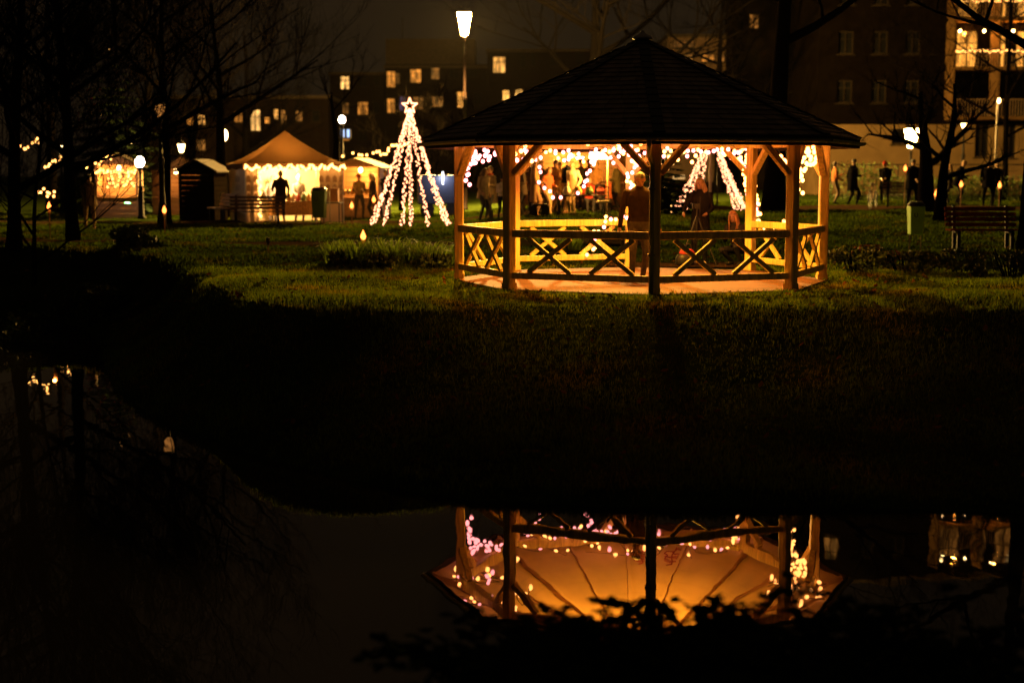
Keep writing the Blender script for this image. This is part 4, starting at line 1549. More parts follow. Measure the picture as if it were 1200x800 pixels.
# fence and hedge in front of the pale wall
fz = thing('fence', 'low dark railing with a thin top bar in front of the pale wall', 'fence', on(1090, 65))
x0_, x1_ = P(975, 200, 65).x - fz.location.x, P(1230, 200, 65).x - fz.location.x
zt_ = P(600, 193, 65).z - fz.location.z
q = MB()
q.beam((x0_, 0, zt_), (x1_, 0, zt_), .05, .05)
q.beam((x0_, 0, .2), (x1_, 0, .2), .04, .04)
q.build('rail', M_DARKIRON, fz)
q = MB()
x_ = x0_
while x_ < x1_:
    q.beam((x_, 0, -.1), (x_, 0, zt_), .045, .045)
    x_ += 1.5
q.build('fence_posts', M_DARKIRON, fz)


def leafy(name, label, cat, loc, dims, n, leaf, m_, seed, group=None, round_=True, stems=10, rz=0, upl=.3):
    """shrub or hedge: many small leaves through an uneven volume, on stems"""
    rg = random.Random(seed)
    t = thing(name, label, cat, loc, rz, group)
    lf = MB()
    cl_ = [(Vector((rg.uniform(-.8, .8), rg.uniform(-.8, .8), rg.uniform(.2, .85))), rg.uniform(.22, .5)) for _ in range(max(9, int(dims[0] * 6)))]
    for i in range(n):
        if round_:
            c, r_ = rg.choice(cl_)
            d = Vector((rg.gauss(0, 1), rg.gauss(0, 1), rg.gauss(0, 1))).normalized() * r_ * rg.random() ** .4
            p = Vector(((c.x + d.x) * dims[0] / 2, (c.y + d.y) * dims[1] / 2, max(.02, (c.z * .75 + d.z * .55)) * dims[2]))
        else:
            p = Vector((rg.uniform(-.5, .5) * dims[0], rg.uniform(-.5, .5) * dims[1], rg.random() ** .8 * dims[2] * (1 + .15 * math.sin(i))))
        nrm = Vector((rg.uniform(-1, 1), rg.uniform(-1, 1), rg.uniform(-.2, 1))).normalized()
        x = nrm.orthogonal().normalized()
        x = Quaternion(nrm, rg.uniform(0, 6.28)) @ x
        y = nrm.cross(x)
        s = leaf * rg.uniform(.6, 1.25)
        tt = rg.uniform(.55, 1.5)
        lf.add([p - x * s * .5, p - x * s * .15 + y * s * .28 + nrm * s * .06, p + x * s * .25 + y * s * .22, p + x * s * .55 - nrm * s * .08, p + x * s * .25 - y * s * .22, p - x * s * .15 - y * s * .28 + nrm * s * .06], [(0, 1, 2, 3), (0, 3, 4, 5)], 0, (tt * rg.uniform(.9, 1.2), tt, tt * .8))
    lf.build('foliage', m_, t)
    st = MB()
    for i in range(stems):
        a = rg.uniform(0, 6.28)
        e = Vector((math.cos(a) * dims[0] * .38 * rg.random(), math.sin(a) * dims[1] * .38 * rg.random(), dims[2] * rg.uniform(.6, .95)))
        b0_ = Vector((e.x * .25, e.y * .25, -.05))
        st.tube([b0_, b0_.lerp(e, .5) + Vector((rg.uniform(-.05, .05), rg.uniform(-.05, .05), .05)), e], [.014, .010, .004], 5)
    st.build('stems', M_TWIG, t)
    return t


for i, (px, w_, lab) in enumerate(((1070, 2.6, 'low clipped hedge behind the litter bin lit yellow green'), (1142, 2.4, 'low clipped hedge between the bending figure and the wide dark coat'), (1196, 2.6, 'low clipped hedge beyond the wide dark coat at the frame edge'), (1010, 3.0, 'taller ragged hedge behind the lone hooded person'))):
    leafy('hedge', lab, 'hedge', on(px, 63.8), (w_, .8, 1.0 if i < 3 else 1.5), 1500, .11, mat('hedge_leaf', (.05, .095, .012), .6, .4, 4, attr='tint'), 60 + i, 'hedges along the railing', False)

# ------------------------------------------------------------------ furniture
M_SLATD = mat('dark_bench_slat', (.055, .035, .024), .6, .3, 4, .2, stretch=(.6, 6, 6))
M_SLATR = mat('red_brown_bench_slat', (.10, .030, .02), .8, .3, 4, .2, stretch=(.6, 6, 6), spec=.05)
M_SLATO = mat('bare_wood_slat', (.34, .19, .10), .6, .3, 4, .2, stretch=(.6, 6, 6))


def bench(label, loc, rz, wd, m_, group='park benches'):
    t = thing('park_bench', label, 'bench', loc, rz, group)
    s = MB()
    for i in range(4):
        s.beam((-wd / 2, -.18 + i * .12, .45), (wd / 2, -.18 + i * .12, .45), .10, .035)
    s.build('seat', m_, t)
    s = MB()
    for i in range(4):
        s.beam((-wd / 2, .26 + i * .035, .56 + i * .115), (wd / 2, .26 + i * .035, .56 + i * .115), .032, .085)
    s.build('backrest', m_, t)
    for x in (-wd / 2 + .2, wd / 2 - .2):
        s = MB()
        s.beam((x, -.20, 0), (x, -.19, .43), .07, .07)
        s.beam((x, .22, 0), (x, .245, .43), .07, .07)
        s.beam((x, .268, .40), (x, .40, .98), .06, .05)
        s.beam((x, -.23, .41), (x, .28, .41), .05, .045)
        s.build('leg', M_DARKIRON, t)
    return t


bench('dark slatted bench standing on the lawn in front of the lit tent', on(301, 46.5), R(10), 1.75, M_SLATD)
bench('bare wood bench catching orange light left of the dark slatted bench', on(260, 50), R(-55), 1.6, M_SLATO)
bench('wide red brown slatted bench in the gloom right of the litter bin', on(1154, 31.5), R(-4), 1.55, M_SLATR)
bench('small slatted bench on the path beside the bicycle', on(1052, 53), R(165), 1.1, M_SLATD)

M_GREEN = mat('lit_green_bin_paint', (.25, .60, .03), .7, .15, 4)  # green raised in colour, stands in for gazebo light on this bin


def litter_bin(label, loc, rz, s=1.0, zbase=.30, paint=None):
    t = thing('litter_bin', label, 'litter bin', loc, rz, 'green litter bins')
    b_ = MB()
    w0, w1, d0, d1, h = .135 * s, .165 * s, .11 * s, .14 * s, .62 * s
    z = zbase
    b_.add([(-w0, -d0, z), (w0, -d0, z), (w0, d0, z), (-w0, d0, z), (-w1, -d1, z + h), (w1, -d1, z + h), (w1, d1, z + h), (-w1, d1, z + h)], [(3, 2, 1, 0), (4, 5, 6, 7), (0, 1, 5, 4), (1, 2, 6, 5), (2, 3, 7, 6), (3, 0, 4, 7)])
    bo = b_.build('bin_body', paint or M_GREEN, t)
    bv = bo.modifiers.new('bevel', 'BEVEL')
    bv.width = .018
    bv.segments = 2
    l_ = MB()
    l_.loft([((0, 0, z + h + .003), w1 * 1.12, d1 * 1.15, (1, 0, 0), (0, 1, 0)), ((0, 0, z + h + .05), w1 * 1.12, d1 * 1.15, (1, 0, 0), (0, 1, 0)), ((0, 0, z + h + .11), w1 * .8, d1 * .8, (1, 0, 0), (0, 1, 0))], 16)
    l_.build('lid', M_BLACK, t)
    g = MB()
    zc = z + h * .70
    for k in range(12):
        a, b2 = 2 * PI * k / 12, 2 * PI * (k + 1) / 12
        if k in (2, 3):
            continue
        f = -(d0 + (d1 - d0) * .70) - .006
        g.beam((math.cos(a) * .036 * s - .04 * s, f, zc + math.sin(a) * .05 * s), (math.cos(b2) * .036 * s - .04 * s, f, zc + math.sin(b2) * .05 * s), .008, .014 * s)
    g.build('emblem', M_BLACK, bo)
    for x in (-.10 * s, .20 * s):
        p = MB()
        p.tube([(x, d1 * .4 if x < 0 else d1 + .05, -.1), (x, d1 * .4 if x < 0 else d1 + .05, z + (0.02 if x < 0 else h * 1.0))], .016 * s, 8)
        p.build('pole', mat('galvanised_pole', (.42, .36, .24), .5, .2, 6, metal=.2), t)
    return t


litter_bin('green litter bin with black lid on two thin poles right of the gazebo', on(1074, 32), R(4), 1.02, .36)
litter_bin('green litter bin at the front corner of the lit tent', on(374, 47.3), R(-6), 1.45, .22, mat('dimmed_green_bin_paint', (.07, .13, .03), .6, .15, 4, spec=.1))  # same bin green, darkened in colour as if less lit

# torches
M_BAMBOO = mat('torch_stick', (.24, .13, .06), .7, .3, 8)


def torch(label, loc, h, lit=True):
    t = thing('garden_torch', label, 'torch', loc, 0, 'garden torches on the grass')
    s = MB()
    s.tube([(0, 0, -.1), (0, 0, h - .12)], .014, 7)
    s.build('stick', M_BAMBOO, t)
    s = MB()
    s.lathe([(.018, h - .16), (.045, h - .08), (.05, h - .02), (.04, h)], 12)
    s.build('cup', M_BAMBOO if lit else M_BLACK, t)
    if lit:
        f = MB()
        f.lathe([(.014, h - .01), (.050, h + .03), (.058, h + .07), (.042, h + .12), (.018, h + .17), (.003, h + .21)], 10)
        fo = f.build('flame', M_FLAME, t, True)
        lamp('flame_light', (0, -.08, h + .1), 9, (1, .30, .04), t, .04)
    return t


torch('lit garden torch nearest the iris clump beside the gazebo', on(425, 30.5), .34)
torch('lit garden torch on the lawn below the wooden hut', on(192, 41), .62)
torch('lit garden torch at the far left by the pond', on(57, 38), .75)
torch('unlit garden torch standing dark on the lawn', on(313, 31), .38, False)
torch('lit garden torch left of the cone of lights near the glowing stall', on(412, 46.5), .62)
torch('lit garden torch by the red cloth of the glowing stall', on(438, 47.5), .78)
torch('lit garden torch between the slatted bench and the broad dark figure', on(1060, 50), 1.35)
torch('lit garden torch just right of the litter bin in front of the hedge', on(1097, 47), .60)
torch('lit garden torch below the bending figure', on(1126, 49), .80)
torch('lit garden torch beside the striding wide dark coat', on(1171, 48), .80)

# other street lamps
LG = 'park lamps in the background'
b0 = on(1066, 60.5)
street_lamp('park lantern shining in front of the pale wall window', b0, P(1066, 148, 60.5).z - b0.z, .95, M_LANT, LG, watts=900, col=(1, .50, .10))
b0 = on(262, 57)
street_lamp('bright globe lamp above the left end of the tent', b0, P(262, 151, 57).z - b0.z, .55, M_GLOBE, LG, watts=150, style='globe')
b0 = on(165, 52)
street_lamp('cold white globe lamp right of the glowing booth', b0, P(165, 184, 52).z - b0.z, .42, M_COLDG, LG, watts=60, style='globe', col=(1, .85, .8))
b0 = on(402, 60)
street_lamp('cold white globe lamp in front of the left apartment wing', b0, P(402, 136, 60).z - b0.z, .34, M_COLDG, LG, watts=120, style='globe')
b0 = on(190, 43)
street_lamp('dim amber lantern on a tall post left of the terrace windows', b0, P(190, 118, 43).z - b0.z, .55, emat('dim_lamp_glass', (1, .38, .08), .7), LG)
b0 = on(214, 60)
street_lamp('small lantern on a thin post in front of the hut eaves', b0, P(214, 166, 60).z - b0.z, .5, M_WARMG, LG, watts=60)
b0 = on(154, 64)
street_lamp('small lantern half hidden by the tall conifer', b0, P(154, 161, 64).z - b0.z, .5, M_WARMG, LG)
b0 = on(73, 60)
street_lamp('small lantern behind the big bare tree at the left', b0, P(73, 168, 60).z - b0.z, .45, M_WARMG, LG)
b0 = on(1127, 66)
street_lamp('small lantern near the right end of the pale wall', b0, P(1127, 142, 66).z - b0.z, .4, M_WARMG, LG, watts=120)
b0 = on(1165, 58)
pt = thing('lamp_mast', 'tall thin pale mast catching light near the right edge', 'mast', b0)
q = MB()
q.tube([(0, 0, -.1), (0, 0, P(1165, 118, 58).z - b0.z)], .045, 8)
q.build('mast_pole', mat('pale_mast', (.22, .18, .12), .4, .1, 5), pt)
q = MB()
q.ell((.02, -.07, P(1165, 118, 58).z - b0.z), (.06, .06, .10))
q.build('mast_lamp', M_WARMG, pt)
lamp('mast_light', (0, -.35, P(1165, 118, 58).z - b0.z - .2), 14, (1, .55, .18), pt, .05)

# hanging market lamp
b0 = on(706, 45.2)
hz_ = P(702, 170, 45.2).z - b0.z
ml = thing('market_lamp', 'bright cone shaped lamp on a stand behind the gazebo above the dark table', 'lamp', b0)
q = MB()
q.tube([(.16, 0, -.05), (.16, 0, hz_ + .1), (.10, 0, hz_ + .16), (-.10, 0, hz_ + .1)], .022, 8)
q.build('stand', mat('lamp_stand', (.3, .2, .1), .5, .2, 5), ml)
q = MB()
q.lathe([(.06, hz_), (.16, hz_ - .08), (.33, hz_ - .34), (.34, hz_ - .40), (.28, hz_ - .44)], 18, (-.10, 0, 0))
q.build('lamp_shade', emat('glowing_shade', (1, .52, .14), 26), ml, True)
lamp('market_light', (-.10, -.15, hz_ - .60), 900, (1, .42, .06), ml, .15)

# ------------------------------------------------------------------ market tent
M_CANVAS = mat('tent_canvas', (.17, .105, .05), .95, .12, 1.5, .1, spec=.02)
see_through(M_CANVAS, .10, (1, .75, .4))
M_PANEL = mat('white_tent_panel', (.72, .60, .42), .85, .08, 2, .1)
M_TPOLE = mat('tent_pole', (.5, .48, .44), .4, .1, 5, metal=.4)
b0 = on(335, 50.2)
TR = R(21)
tent = thing('market_tent', 'brightly lit white sided market tent with a tan peaked canopy', 'tent', b0, TR)
TW, TD, EH, PH = 1.68, 1.50, 2.06, 3.2
q = MB()
rows = []
for i in range(9):
    u = i / 8
    s_ = (1 - u)
    z = EH + (PH - EH) * (u ** 1.35)
    row = []
    for (cx, cy), (ex, ey) in zip(((-1, -1), (1, -1), (1, 1), (-1, 1)), ((1, -1), (1, 1), (-1, 1), (-1, -1))):
        for k in range(6):
            v = k / 6
            x = cx + (ex - cx) * v
            y = cy + (ey - cy) * v
            sg = -.10 * math.sin(PI * v) * s_ * (1 if 0 < u else 0)
            row.append((x * TW * 1.06 * s_ + 0, y * TD * 1.06 * s_, z + sg))
    rows.append(row)
vs = [p for r_ in rows for p in r_]
q.add(vs, [(i * 24 + k, i * 24 + (k + 1) % 24, (i + 1) * 24 + (k + 1) % 24, (i + 1) * 24 + k) for i in range(8) for k in range(24)])
can = q.build('canopy', M_CANVAS, tent, True)
q = MB()
vz = []
for k, p in enumerate(rows[0]):
    vz += [(p[0], p[1], p[2] - .002), (p[0] * 1.004, p[1] * 1.004, p[2] - .20 - .03 * math.sin(k * 2.1))]
q.add(vz, [(2 * k, 2 * k + 1, 2 * ((k + 1) % 24) + 1, 2 * ((k + 1) % 24)) for k in range(24)])
q.build('valance', M_CANVAS, can)
for x, y in ((-1, -1), (1, -1), (1, 1), (-1, 1)):
    q = MB()
    q.beam((x * TW, y * TD, -.1), (x * TW, y * TD, EH - .02), .045, .045)
    q.build('pole', M_TPOLE, tent)
q = MB()
q.beam((.75, -TD, 0), (.75, -TD, EH - .2), .03, .03)
q.build('pole', M_TPOLE, tent)


def panel(parent, a, b_, z0, z1, name='side_panel', m_=None, arched=0):
    a, b_ = Vector(a), Vector(b_)
    d = (b_ - a)
    ln = d.length
    d.normalize()
    n_ = Vector((d.y, -d.x, 0))
    mb = MB()
    cols = 10
    for i in range(cols):
        u0, u1 = ln * i / cols, ln * (i + 1) / cols
        w0, w1 = .025 * math.sin(i * 1.3), .025 * math.sin((i + 1) * 1.3)
        p0, p1 = a + d * u0 + n_ * w0, a + d * u1 + n_ * w1
        mb.add([(p0.x, p0.y, z0), (p1.x, p1.y, z0), (p1.x, p1.y, z1), (p0.x, p0.y, z1)], [(0, 1, 2, 3)])
    o_ = mb.build(name, m_ or M_PANEL, parent)
    if arched:
        wm = MB()
        for r_ in range(3):
            for c_ in range(arched):
                cx = ln * (.5 + (c_ - (arched - 1) / 2) * .24 / ln * 1.0)
                zb = z0 + (z1 - z0) * .40 + r_ * .30
                pr = [(-.075, 0), (.075, 0), (.075, .15), (.04, .21), (0, .235), (-.04, .21), (-.075, .15)]
                wm.add([a + d * (cx + x) + n_ * .04 + Vector((0, 0, zb + z)) for x, z in pr], [tuple(range(7))])
        wm.build('clear_window', mat('clear_tent_window', (.30, .20, .09), .3, .2, 4), o_)
    return o_


panel(tent, (-TW, TD - .03, 0), (TW, TD - .03, 0), .02, EH - .03, 'back_panel', mat('tent_back_panel', (.48, .38, .25), .85, .15, 1.2, .2))
panel(tent, (-TW + .03, TD, 0), (-TW + .03, -TD, 0), .02, EH - .03, arched=4)
panel(tent, (TW - .03, -TD, 0), (TW - .03, TD, 0), .02, EH - .03)
panel(tent, (.86, -TD + .03, 0), (TW, -TD + .03, 0), .02, EH - .03, arched=4)
panel(tent, (-TW, -TD + .03, 0), (-1.25, -TD + .03, 0), .02, EH - .03, arched=2)
lamp('tent_light', (-.1, .1, 1.85), 1500, (1, .56, .17), tent, .2)
q = MB()
q.ell((-.1, .1, 2.02), (.07, .07, .09))
q.build('tent_bulb', M_WARMG, tent, True)


def local(root, p):
    return Vector(root.location) + Matrix.Rotation(root.rotation_euler.z, 3, 'Z') @ Vector(p)


pts = [local(tent, (-TW * 1.05 + 2 * TW * 1.05 * i / 40, -TD * 1.10, EH - .10 + .07 * math.sin(i * 1.5) + (.0 if i < 28 else .02))) for i in range(41)]
string_light('thick garland of bulbs looped along the front edge of the lit tent', pts, 95, 'small', 'strings of bulbs on the market tents')
pts = [local(tent, (-1.22 + .05 * math.sin(i * 2), -TD * 1.04, 1.95 - i * .085)) for i in range(20)]
string_light('string of bulbs hanging down the left door edge of the lit tent', pts, 24, 'small', 'strings of bulbs on the market tents')

tb = thing('market_table', 'trestle table with a patterned cloth inside the front of the lit tent', 'table', local(tent, (.05, -1.0, 0)), TR)
q = MB()
q.box((0, 0, .76), (1.6, .6, .04))
q.build('tabletop', M_SLATO, tb)
q = MB()
q.box((0, -.315, .52), (1.62, .012, .46))
q.box((-.815, 0, .52), (.012, .6, .46))
q.build('tablecloth', mat('patterned_cloth', (.5, .28, .09), .85, .7, 22), tb)
for x in (-.7, .7):
    for y in (-.22, .22):
        q = MB()
        q.beam((x, y, 0), (x, y, .73), .04, .04)
        q.build('leg', M_DARKIRON, tb)
M_GOODS = [mat('goods_cream', (.7, .6, .4), .7, .2, 20), mat('goods_red', (.45, .08, .05), .6, .2, 20), mat('goods_green', (.12, .2, .06), .6, .2, 20), mat('goods_gold', (.55, .32, .08), .5, .2, 20)]
for i in range(9):
    bx = MB()
    w_ = rnd.uniform(.06, .1)
    bx.lathe([(w_ * .8, 0), (w_, .02), (w_, rnd.uniform(.1, .2)), (w_ * .5, .22), (w_ * .45, .25)], 10)
    g = bx.build('jar', M_GOODS[i % 4], None, True, local(tb, (-.68 + i * .17, rnd.uniform(-.12, .12), .782)))
    tag(g, 'small jar among the goods on the table inside the lit tent', 'jar', 'jars on the tent table')
tb = thing('side_table', 'small black legged table at the right corner of the lit tent', 'table', on(388, 48.4), R(-10))
q = MB()
q.box((0, 0, .70), (.75, .45, .04))
q.build('tabletop', M_BLACK, tb)
for x in (-.33, .33):
    for y in (-.18, .18):
        q = MB()
        q.beam((x, y, 0), (x, y, .68), .03, .03)
        q.build('leg', M_BLACK, tb)
q = MB()
q.box((0, 0, .23), (.50, .34, .42))
q.box((0, 0, .445), (.53, .37, .03))
q.box((0, -.175, .28), (.16, .02, .05))
g = q.build('wooden_crate', mat('orange_crate_wood', (.42, .17, .05), .6, .25, 5, .2), None, False, local(tb, (0, 0, .722)))
tag(g, 'orange brown wooden box on the small black legged table', 'box')

# dark wooden hut and gable stall left of the tent
M_PLANKD = mat('hut_plank', (.0055, .004, .003), .95, .35, 3, .4, stretch=(.4, 1, 7), spec=.03)


def hut(label, loc, rz, w_, d_, eh, rh, open_front=False, m_=None, roofm=None, lit=None, name='market_hut', cat='hut', goods=None):
    t = thing(name, label, cat, loc, rz)
    m_ = m_ or M_PLANKD
    q = MB()
    nb = 10
    for i in range(nb):
        z = eh * (i + .5) / nb
        q.box((0, d_ / 2, z), (w_, .03, eh / nb - .012))
        q.box((-w_ / 2, 0, z), (.03, d_ - .04, eh / nb - .012))
        q.box((w_ / 2, 0, z), (.03, d_ - .04, eh / nb - .012))
        if not open_front or z < .85:
            q.box((0, -d_ / 2, z), (w_, .03, eh / nb - .012))
    q.build('wall', m_, t)
    q = MB()
    ov = .18
    for s_ in (-1, 1):
        q.beam((0, -d_ / 2 - ov, eh + rh), (0, d_ / 2 + ov, eh + rh), .05, .05)
        A = [(s_ * (w_ / 2 + ov), -d_ / 2 - ov, eh - .08), (s_ * (w_ / 2 + ov), d_ / 2 + ov, eh - .08), (0, d_ / 2 + ov, eh + rh), (0, -d_ / 2 - ov, eh + rh)]
        B = [(x, y, z + .05) for x, y, z in A]
        q.add(A + B, [(0, 1, 2, 3), (7, 6, 5, 4), (0, 4, 5, 1), (1, 5, 6, 2), (3, 2, 6, 7), (0, 3, 7, 4)])
    q.build('roof', roofm or M_FASCIA, t)
    for y in (-d_ / 2, d_ / 2):
        q = MB()
        q.add([(-w_ / 2, y, eh), (w_ / 2, y, eh), (0, y, eh + rh * .97), (-w_ / 2, y + .02, eh), (w_ / 2, y + .02, eh), (0, y + .02, eh + rh * .97)], [(0, 1, 2), (5, 4, 3)])
        q.build('gable', m_, t)
    for x in (-w_ / 2, w_ / 2):
        q = MB()
        q.beam((x, -d_ / 2 - .02, 0), (x, -d_ / 2 - .02, eh), .08, .08)
        q.build('corner_post', m_, t)
    if open_front:
        q = MB()
        q.box((0, -d_ / 2 - .12, .89), (w_ + .1, .38, .04))
        q.build('counter', M_SLATO, t)
    if lit:
        q = MB()
        q.ell((0, -.1, eh - .12), (.08, .08, .1))
        q.build('hut_bulb', M_WARMG, t, True)
        lamp('hut_light', (0, -.25, eh - .28), lit, (1, .45, .08), t, .1)
    return t


hut('closed dark plank hut between the tent and the small lantern', on(239, 52), R(-8), 1.25, 1.4, 1.85, .35)
hut('narrow lamplit gabled stall beside the dark trunk at the left', on(206, 58), R(30), 1.5, 1.5, 1.9, .5, True, M_SLATO, None, 60, 'market_stall', 'stall')
booth = hut('glowing open booth full of lights at the left of the lawn', on(141, 55), R(6), 1.5, 1.5, 2.05, .4, True, M_SLATO, None, 380, 'market_stall', 'stall')
pts = [local(booth, (-.78 + 1.56 * i / 24, -.93, 1.92 - .12 * abs(math.sin(i * .8)))) for i in range(25)]
string_light('garland of bulbs across the front of the glowing booth', pts, 26, 'small', 'strings of bulbs on the market tents')
pts = [local(booth, (-.6 + 1.2 * (i % 5) / 4, .60, 1.7 - .14 * (i // 5))) for i in range(20)]
string_light('bulbs zigzagging over the back wall of the glowing booth', pts, 24, 'small', 'strings of bulbs on the market tents')
gs = hut('glowing stall with yellow goods between the slim trunk and the cone of lights', on(424, 55.5), R(-14), 1.9, 1.3, 1.95, .3, True, M_SLATO, mat('stall_canvas', (.3, .2, .1), .8, .2, 3), 300, 'market_stall', 'stall')
for i in range(10):
    bx = MB()
    bx.ell((0, 0, .09), (.10 * rnd.uniform(.8, 1.2), .09, .09), 10, 8)
    bx.lathe([(.03, .16), (.05, .19), (.02, .22)], 8)
    g = bx.build('paper_bag', M_GOODS[3 if i % 3 else 0], None, True, local(gs, (-.8 + i * .18, -.78, .912)))
    tag(g, 'plump paper bag on the counter of the glowing stall', 'bag', 'bags on the glowing stall')
hut('long lamplit stall with a plank back standing behind the crowd by the gazebo', on(668, 54.5), R(2), 4.4, 1.4, 2.0, .35, True, mat('stall_plank', (.16, .09, .04), .9, .3, 3, .3, stretch=(.4, 1, 7), spec=.05), None, 900, 'market_stall', 'stall')
hut('small lamplit stall behind the dark conifer by the gazebo', on(748, 55.5), R(-6), 1.7, 1.3, 1.95, .35, True, MATS['stall_plank'], None, 160, 'market_stall', 'stall')
string_light('sagging string of bulbs from the lit tent to the starred cone of lights', PX([(397, 181, 50), (418, 178, 50), (427, 182, 49.5), (441, 175, 49), (450, 180, 48), (458, 169, 47), (470, 170, 46), (480, 165, 45)], 0), 20, 'small', 'strings of bulbs over the market')
rw = random.Random(4)
for lab, p0, p1, d, n in (('broken string of warm bulbs glinting through twigs at the far left', (12, 176), (46, 164), 50, 12), ('string of warm bulbs glinting behind the big bare tree', (52, 192), (80, 182), 50, 12), ('string of cold and warm bulbs left of the glowing booth', (96, 190), (130, 184), 52, 12), ('low scatter string of bulbs below the big bare tree', (44, 220), (66, 228), 50, 8)):
    pts = [P(p0[0] + (p1[0] - p0[0]) * i / 7 + rw.uniform(-2, 2), p0[1] + (p1[1] - p0[1]) * i / 7 + 5 * math.sin(i * 1.9), d) for i in range(8)]
    string_light(lab, pts, n, 'small', 'strings of bulbs over the market')

# white trailer with a bright tube
b0 = on(515, 57)
tl = thing('market_trailer', 'white sided trailer with a bright vertical tube behind the cone of lights', 'trailer', b0, R(4))
q = MB()
q.box((0, 0, 1.05), (1.75, 1.6, 1.15))
bo = q.build('body', mat('white_trailer_paint', (.035, .045, .075), .4, .08, 3), tl)
bv = bo.modifiers.new('bevel', 'BEVEL')
bv.width = .06
bv.segments = 3
q = MB()
q.box((.12, -.835, 1.5), (.05, .05, .5))
q.build('light_tube', emat('cold_tube', (.85, .85, 1), 5), tl)
q = MB()
q.box((.62, -.806, 1.15), (.16, .012, .26))
q.add([(.56, -.815, 1.1), (.70, -.815, 1.2), (.66, -.815, 1.32)], [(0, 1, 2)])
q.build('dark_emblem', M_BLACK, bo)
for x in (-.5, .5):
    q = MB()
    q.tube([(x, -.78, .28), (x, -.60, .28)], .28, 18)
    q.build('wheel', M_BLACK, tl)
lamp('tube_light', (.12, -1.25, 1.55), 45, (.8, .82, 1), tl, .1)

# lit sign on a post
b0 = on(406, 63)
zs_ = P(406, 157, 63).z - b0.z
sg = thing('illuminated_sign', 'small blue white lit sign on a pole below the globe lamp', 'sign', b0)
q = MB()
q.beam((-.30, 0, -.1), (-.30, 0, zs_ + .3), .05, .05)
q.build('pole', M_DARKIRON, sg)
q = MB()
q.box((0, 0, zs_), (.5, .10, .44))
q.build('sign_box', M_BLACK, sg)
q = MB()
for x, w_ in ((-.12, .15), (.12, .12)):
    q.box((x, -.056, zs_ + .02), (w_, .012, .34))
q.build('sign_face', emat('sign_face_blue', (.45, .62, 1), 1.6), sg)

# dark awning stall behind the woman
b0 = on(797, 53)
aw = thing('market_stall', 'dark awning stall with a small lit board behind the woman in black', 'stall', b0, R(4))
q = MB()
A = [(-1.2, -1.1, 1.55), (1.2, -1.1, 2.25), (1.2, 1.1, 2.5), (-1.2, 1.1, 2.0)]
q.add(A + [(x, y, z + .03) for x, y, z in A], [(3, 2, 1, 0), (4, 5, 6, 7), (0, 1, 5, 4), (1, 2, 6, 5), (2, 3, 7, 6), (3, 0, 4, 7)])
q.build('awning', mat('dark_green_awning', (.045, .055, .030), .8, .2, 2), aw)
for x, y, z in A:
    q = MB()
    q.beam((x * .97, y * .97, 0), (x * .97, y * .97, z), .045, .045)
    q.build('pole', M_DARKIRON, aw)
q = MB()
q.box((0, -.9, .45), (2.0, .5, .9))
q.build('counter', M_PLANKD, aw)
q = MB()
q.box((-.28, -1.19, 1.08), (.44, .03, .16))
q.build('board', emat('lit_board', (1, .55, .18), .8), aw)

# dark table, goods and metal chair behind the gazebo
tb = thing('market_table', 'dark low table among the people under the bright cone lamp', 'table', on(681, 45), R(3))
q = MB()
q.box((0, 0, .62), (1.55, .6, .05))
q.build('tabletop', M_SLATD, tb)
for x in (-.7, .7):
    for y in (-.24, .24):
        q = MB()
        q.beam((x, y, 0), (x, y, .6), .05, .05)
        q.build('leg', M_BLACK, tb)
for i, (x, lab) in enumerate(((-.45, 'low sack'), (-.1, 'pale pot'), (.25, 'small box'), (.62, 'cloth bundle'))):
    q = MB()
    q.lathe([(.10, 0), (.13, .04), (.12, .16), (.08, .22), (.09, .25)], 12)
    g = q.build('clay_pot', M_GOODS[(i * 3) % 4], None, True, local(tb, (x, 0, .647)))
    tag(g, ['golden', 'cream', 'golden', 'cream'][i] + ' clay pot standing on the dark low table', 'pot', 'pots on the dark low table')
    tag(g, ['leftmost cream pot on the dark low table under the cone lamp', 'leftmost golden pot on the dark low table under the cone lamp', 'green pot on the dark low table under the cone lamp', 'red pot on the dark low table under the cone lamp'][i], 'pot', 'pots on the dark low table')
ch = thing('folding_chair', 'black metal framed chair with a pale cushion at the end of the dark table', 'chair', on(707, 44.4), R(8))
q = MB()
q.box((0, 0, .46), (.44, .42, .06))
q.build('seat', M_GOODS[0], ch)
q = MB()
for x in (-.21, .21):
    q.beam((x, .2, .46), (x, .24, .92), .03, .03)
for z in (.55, .74, .92):
    q.beam((-.21, .22, z), (.21, .22, z), .025, .025)
q.build('backrest', M_BLACK, ch)
for x in (-.2, .2):
    for y in (-.19, .19):
        q = MB()
        q.beam((x, y, 0), (x, y, .43), .03, .03)
        q.build('leg', M_BLACK, ch)
# stools by the tan coat
st = thing('stool', 'small dark stool beside the tan coat', 'stool', on(632, 44.8), R(5))
q = MB()
q.box((0, 0, .34), (.46, .34, .05))
q.build('seat', M_BLACK, st)
for x in (-.19, .19):
    q = MB()
    q.beam((x, 0, 0), (x, 0, .315), .04, .26)
    q.build('leg', M_BLACK, st)

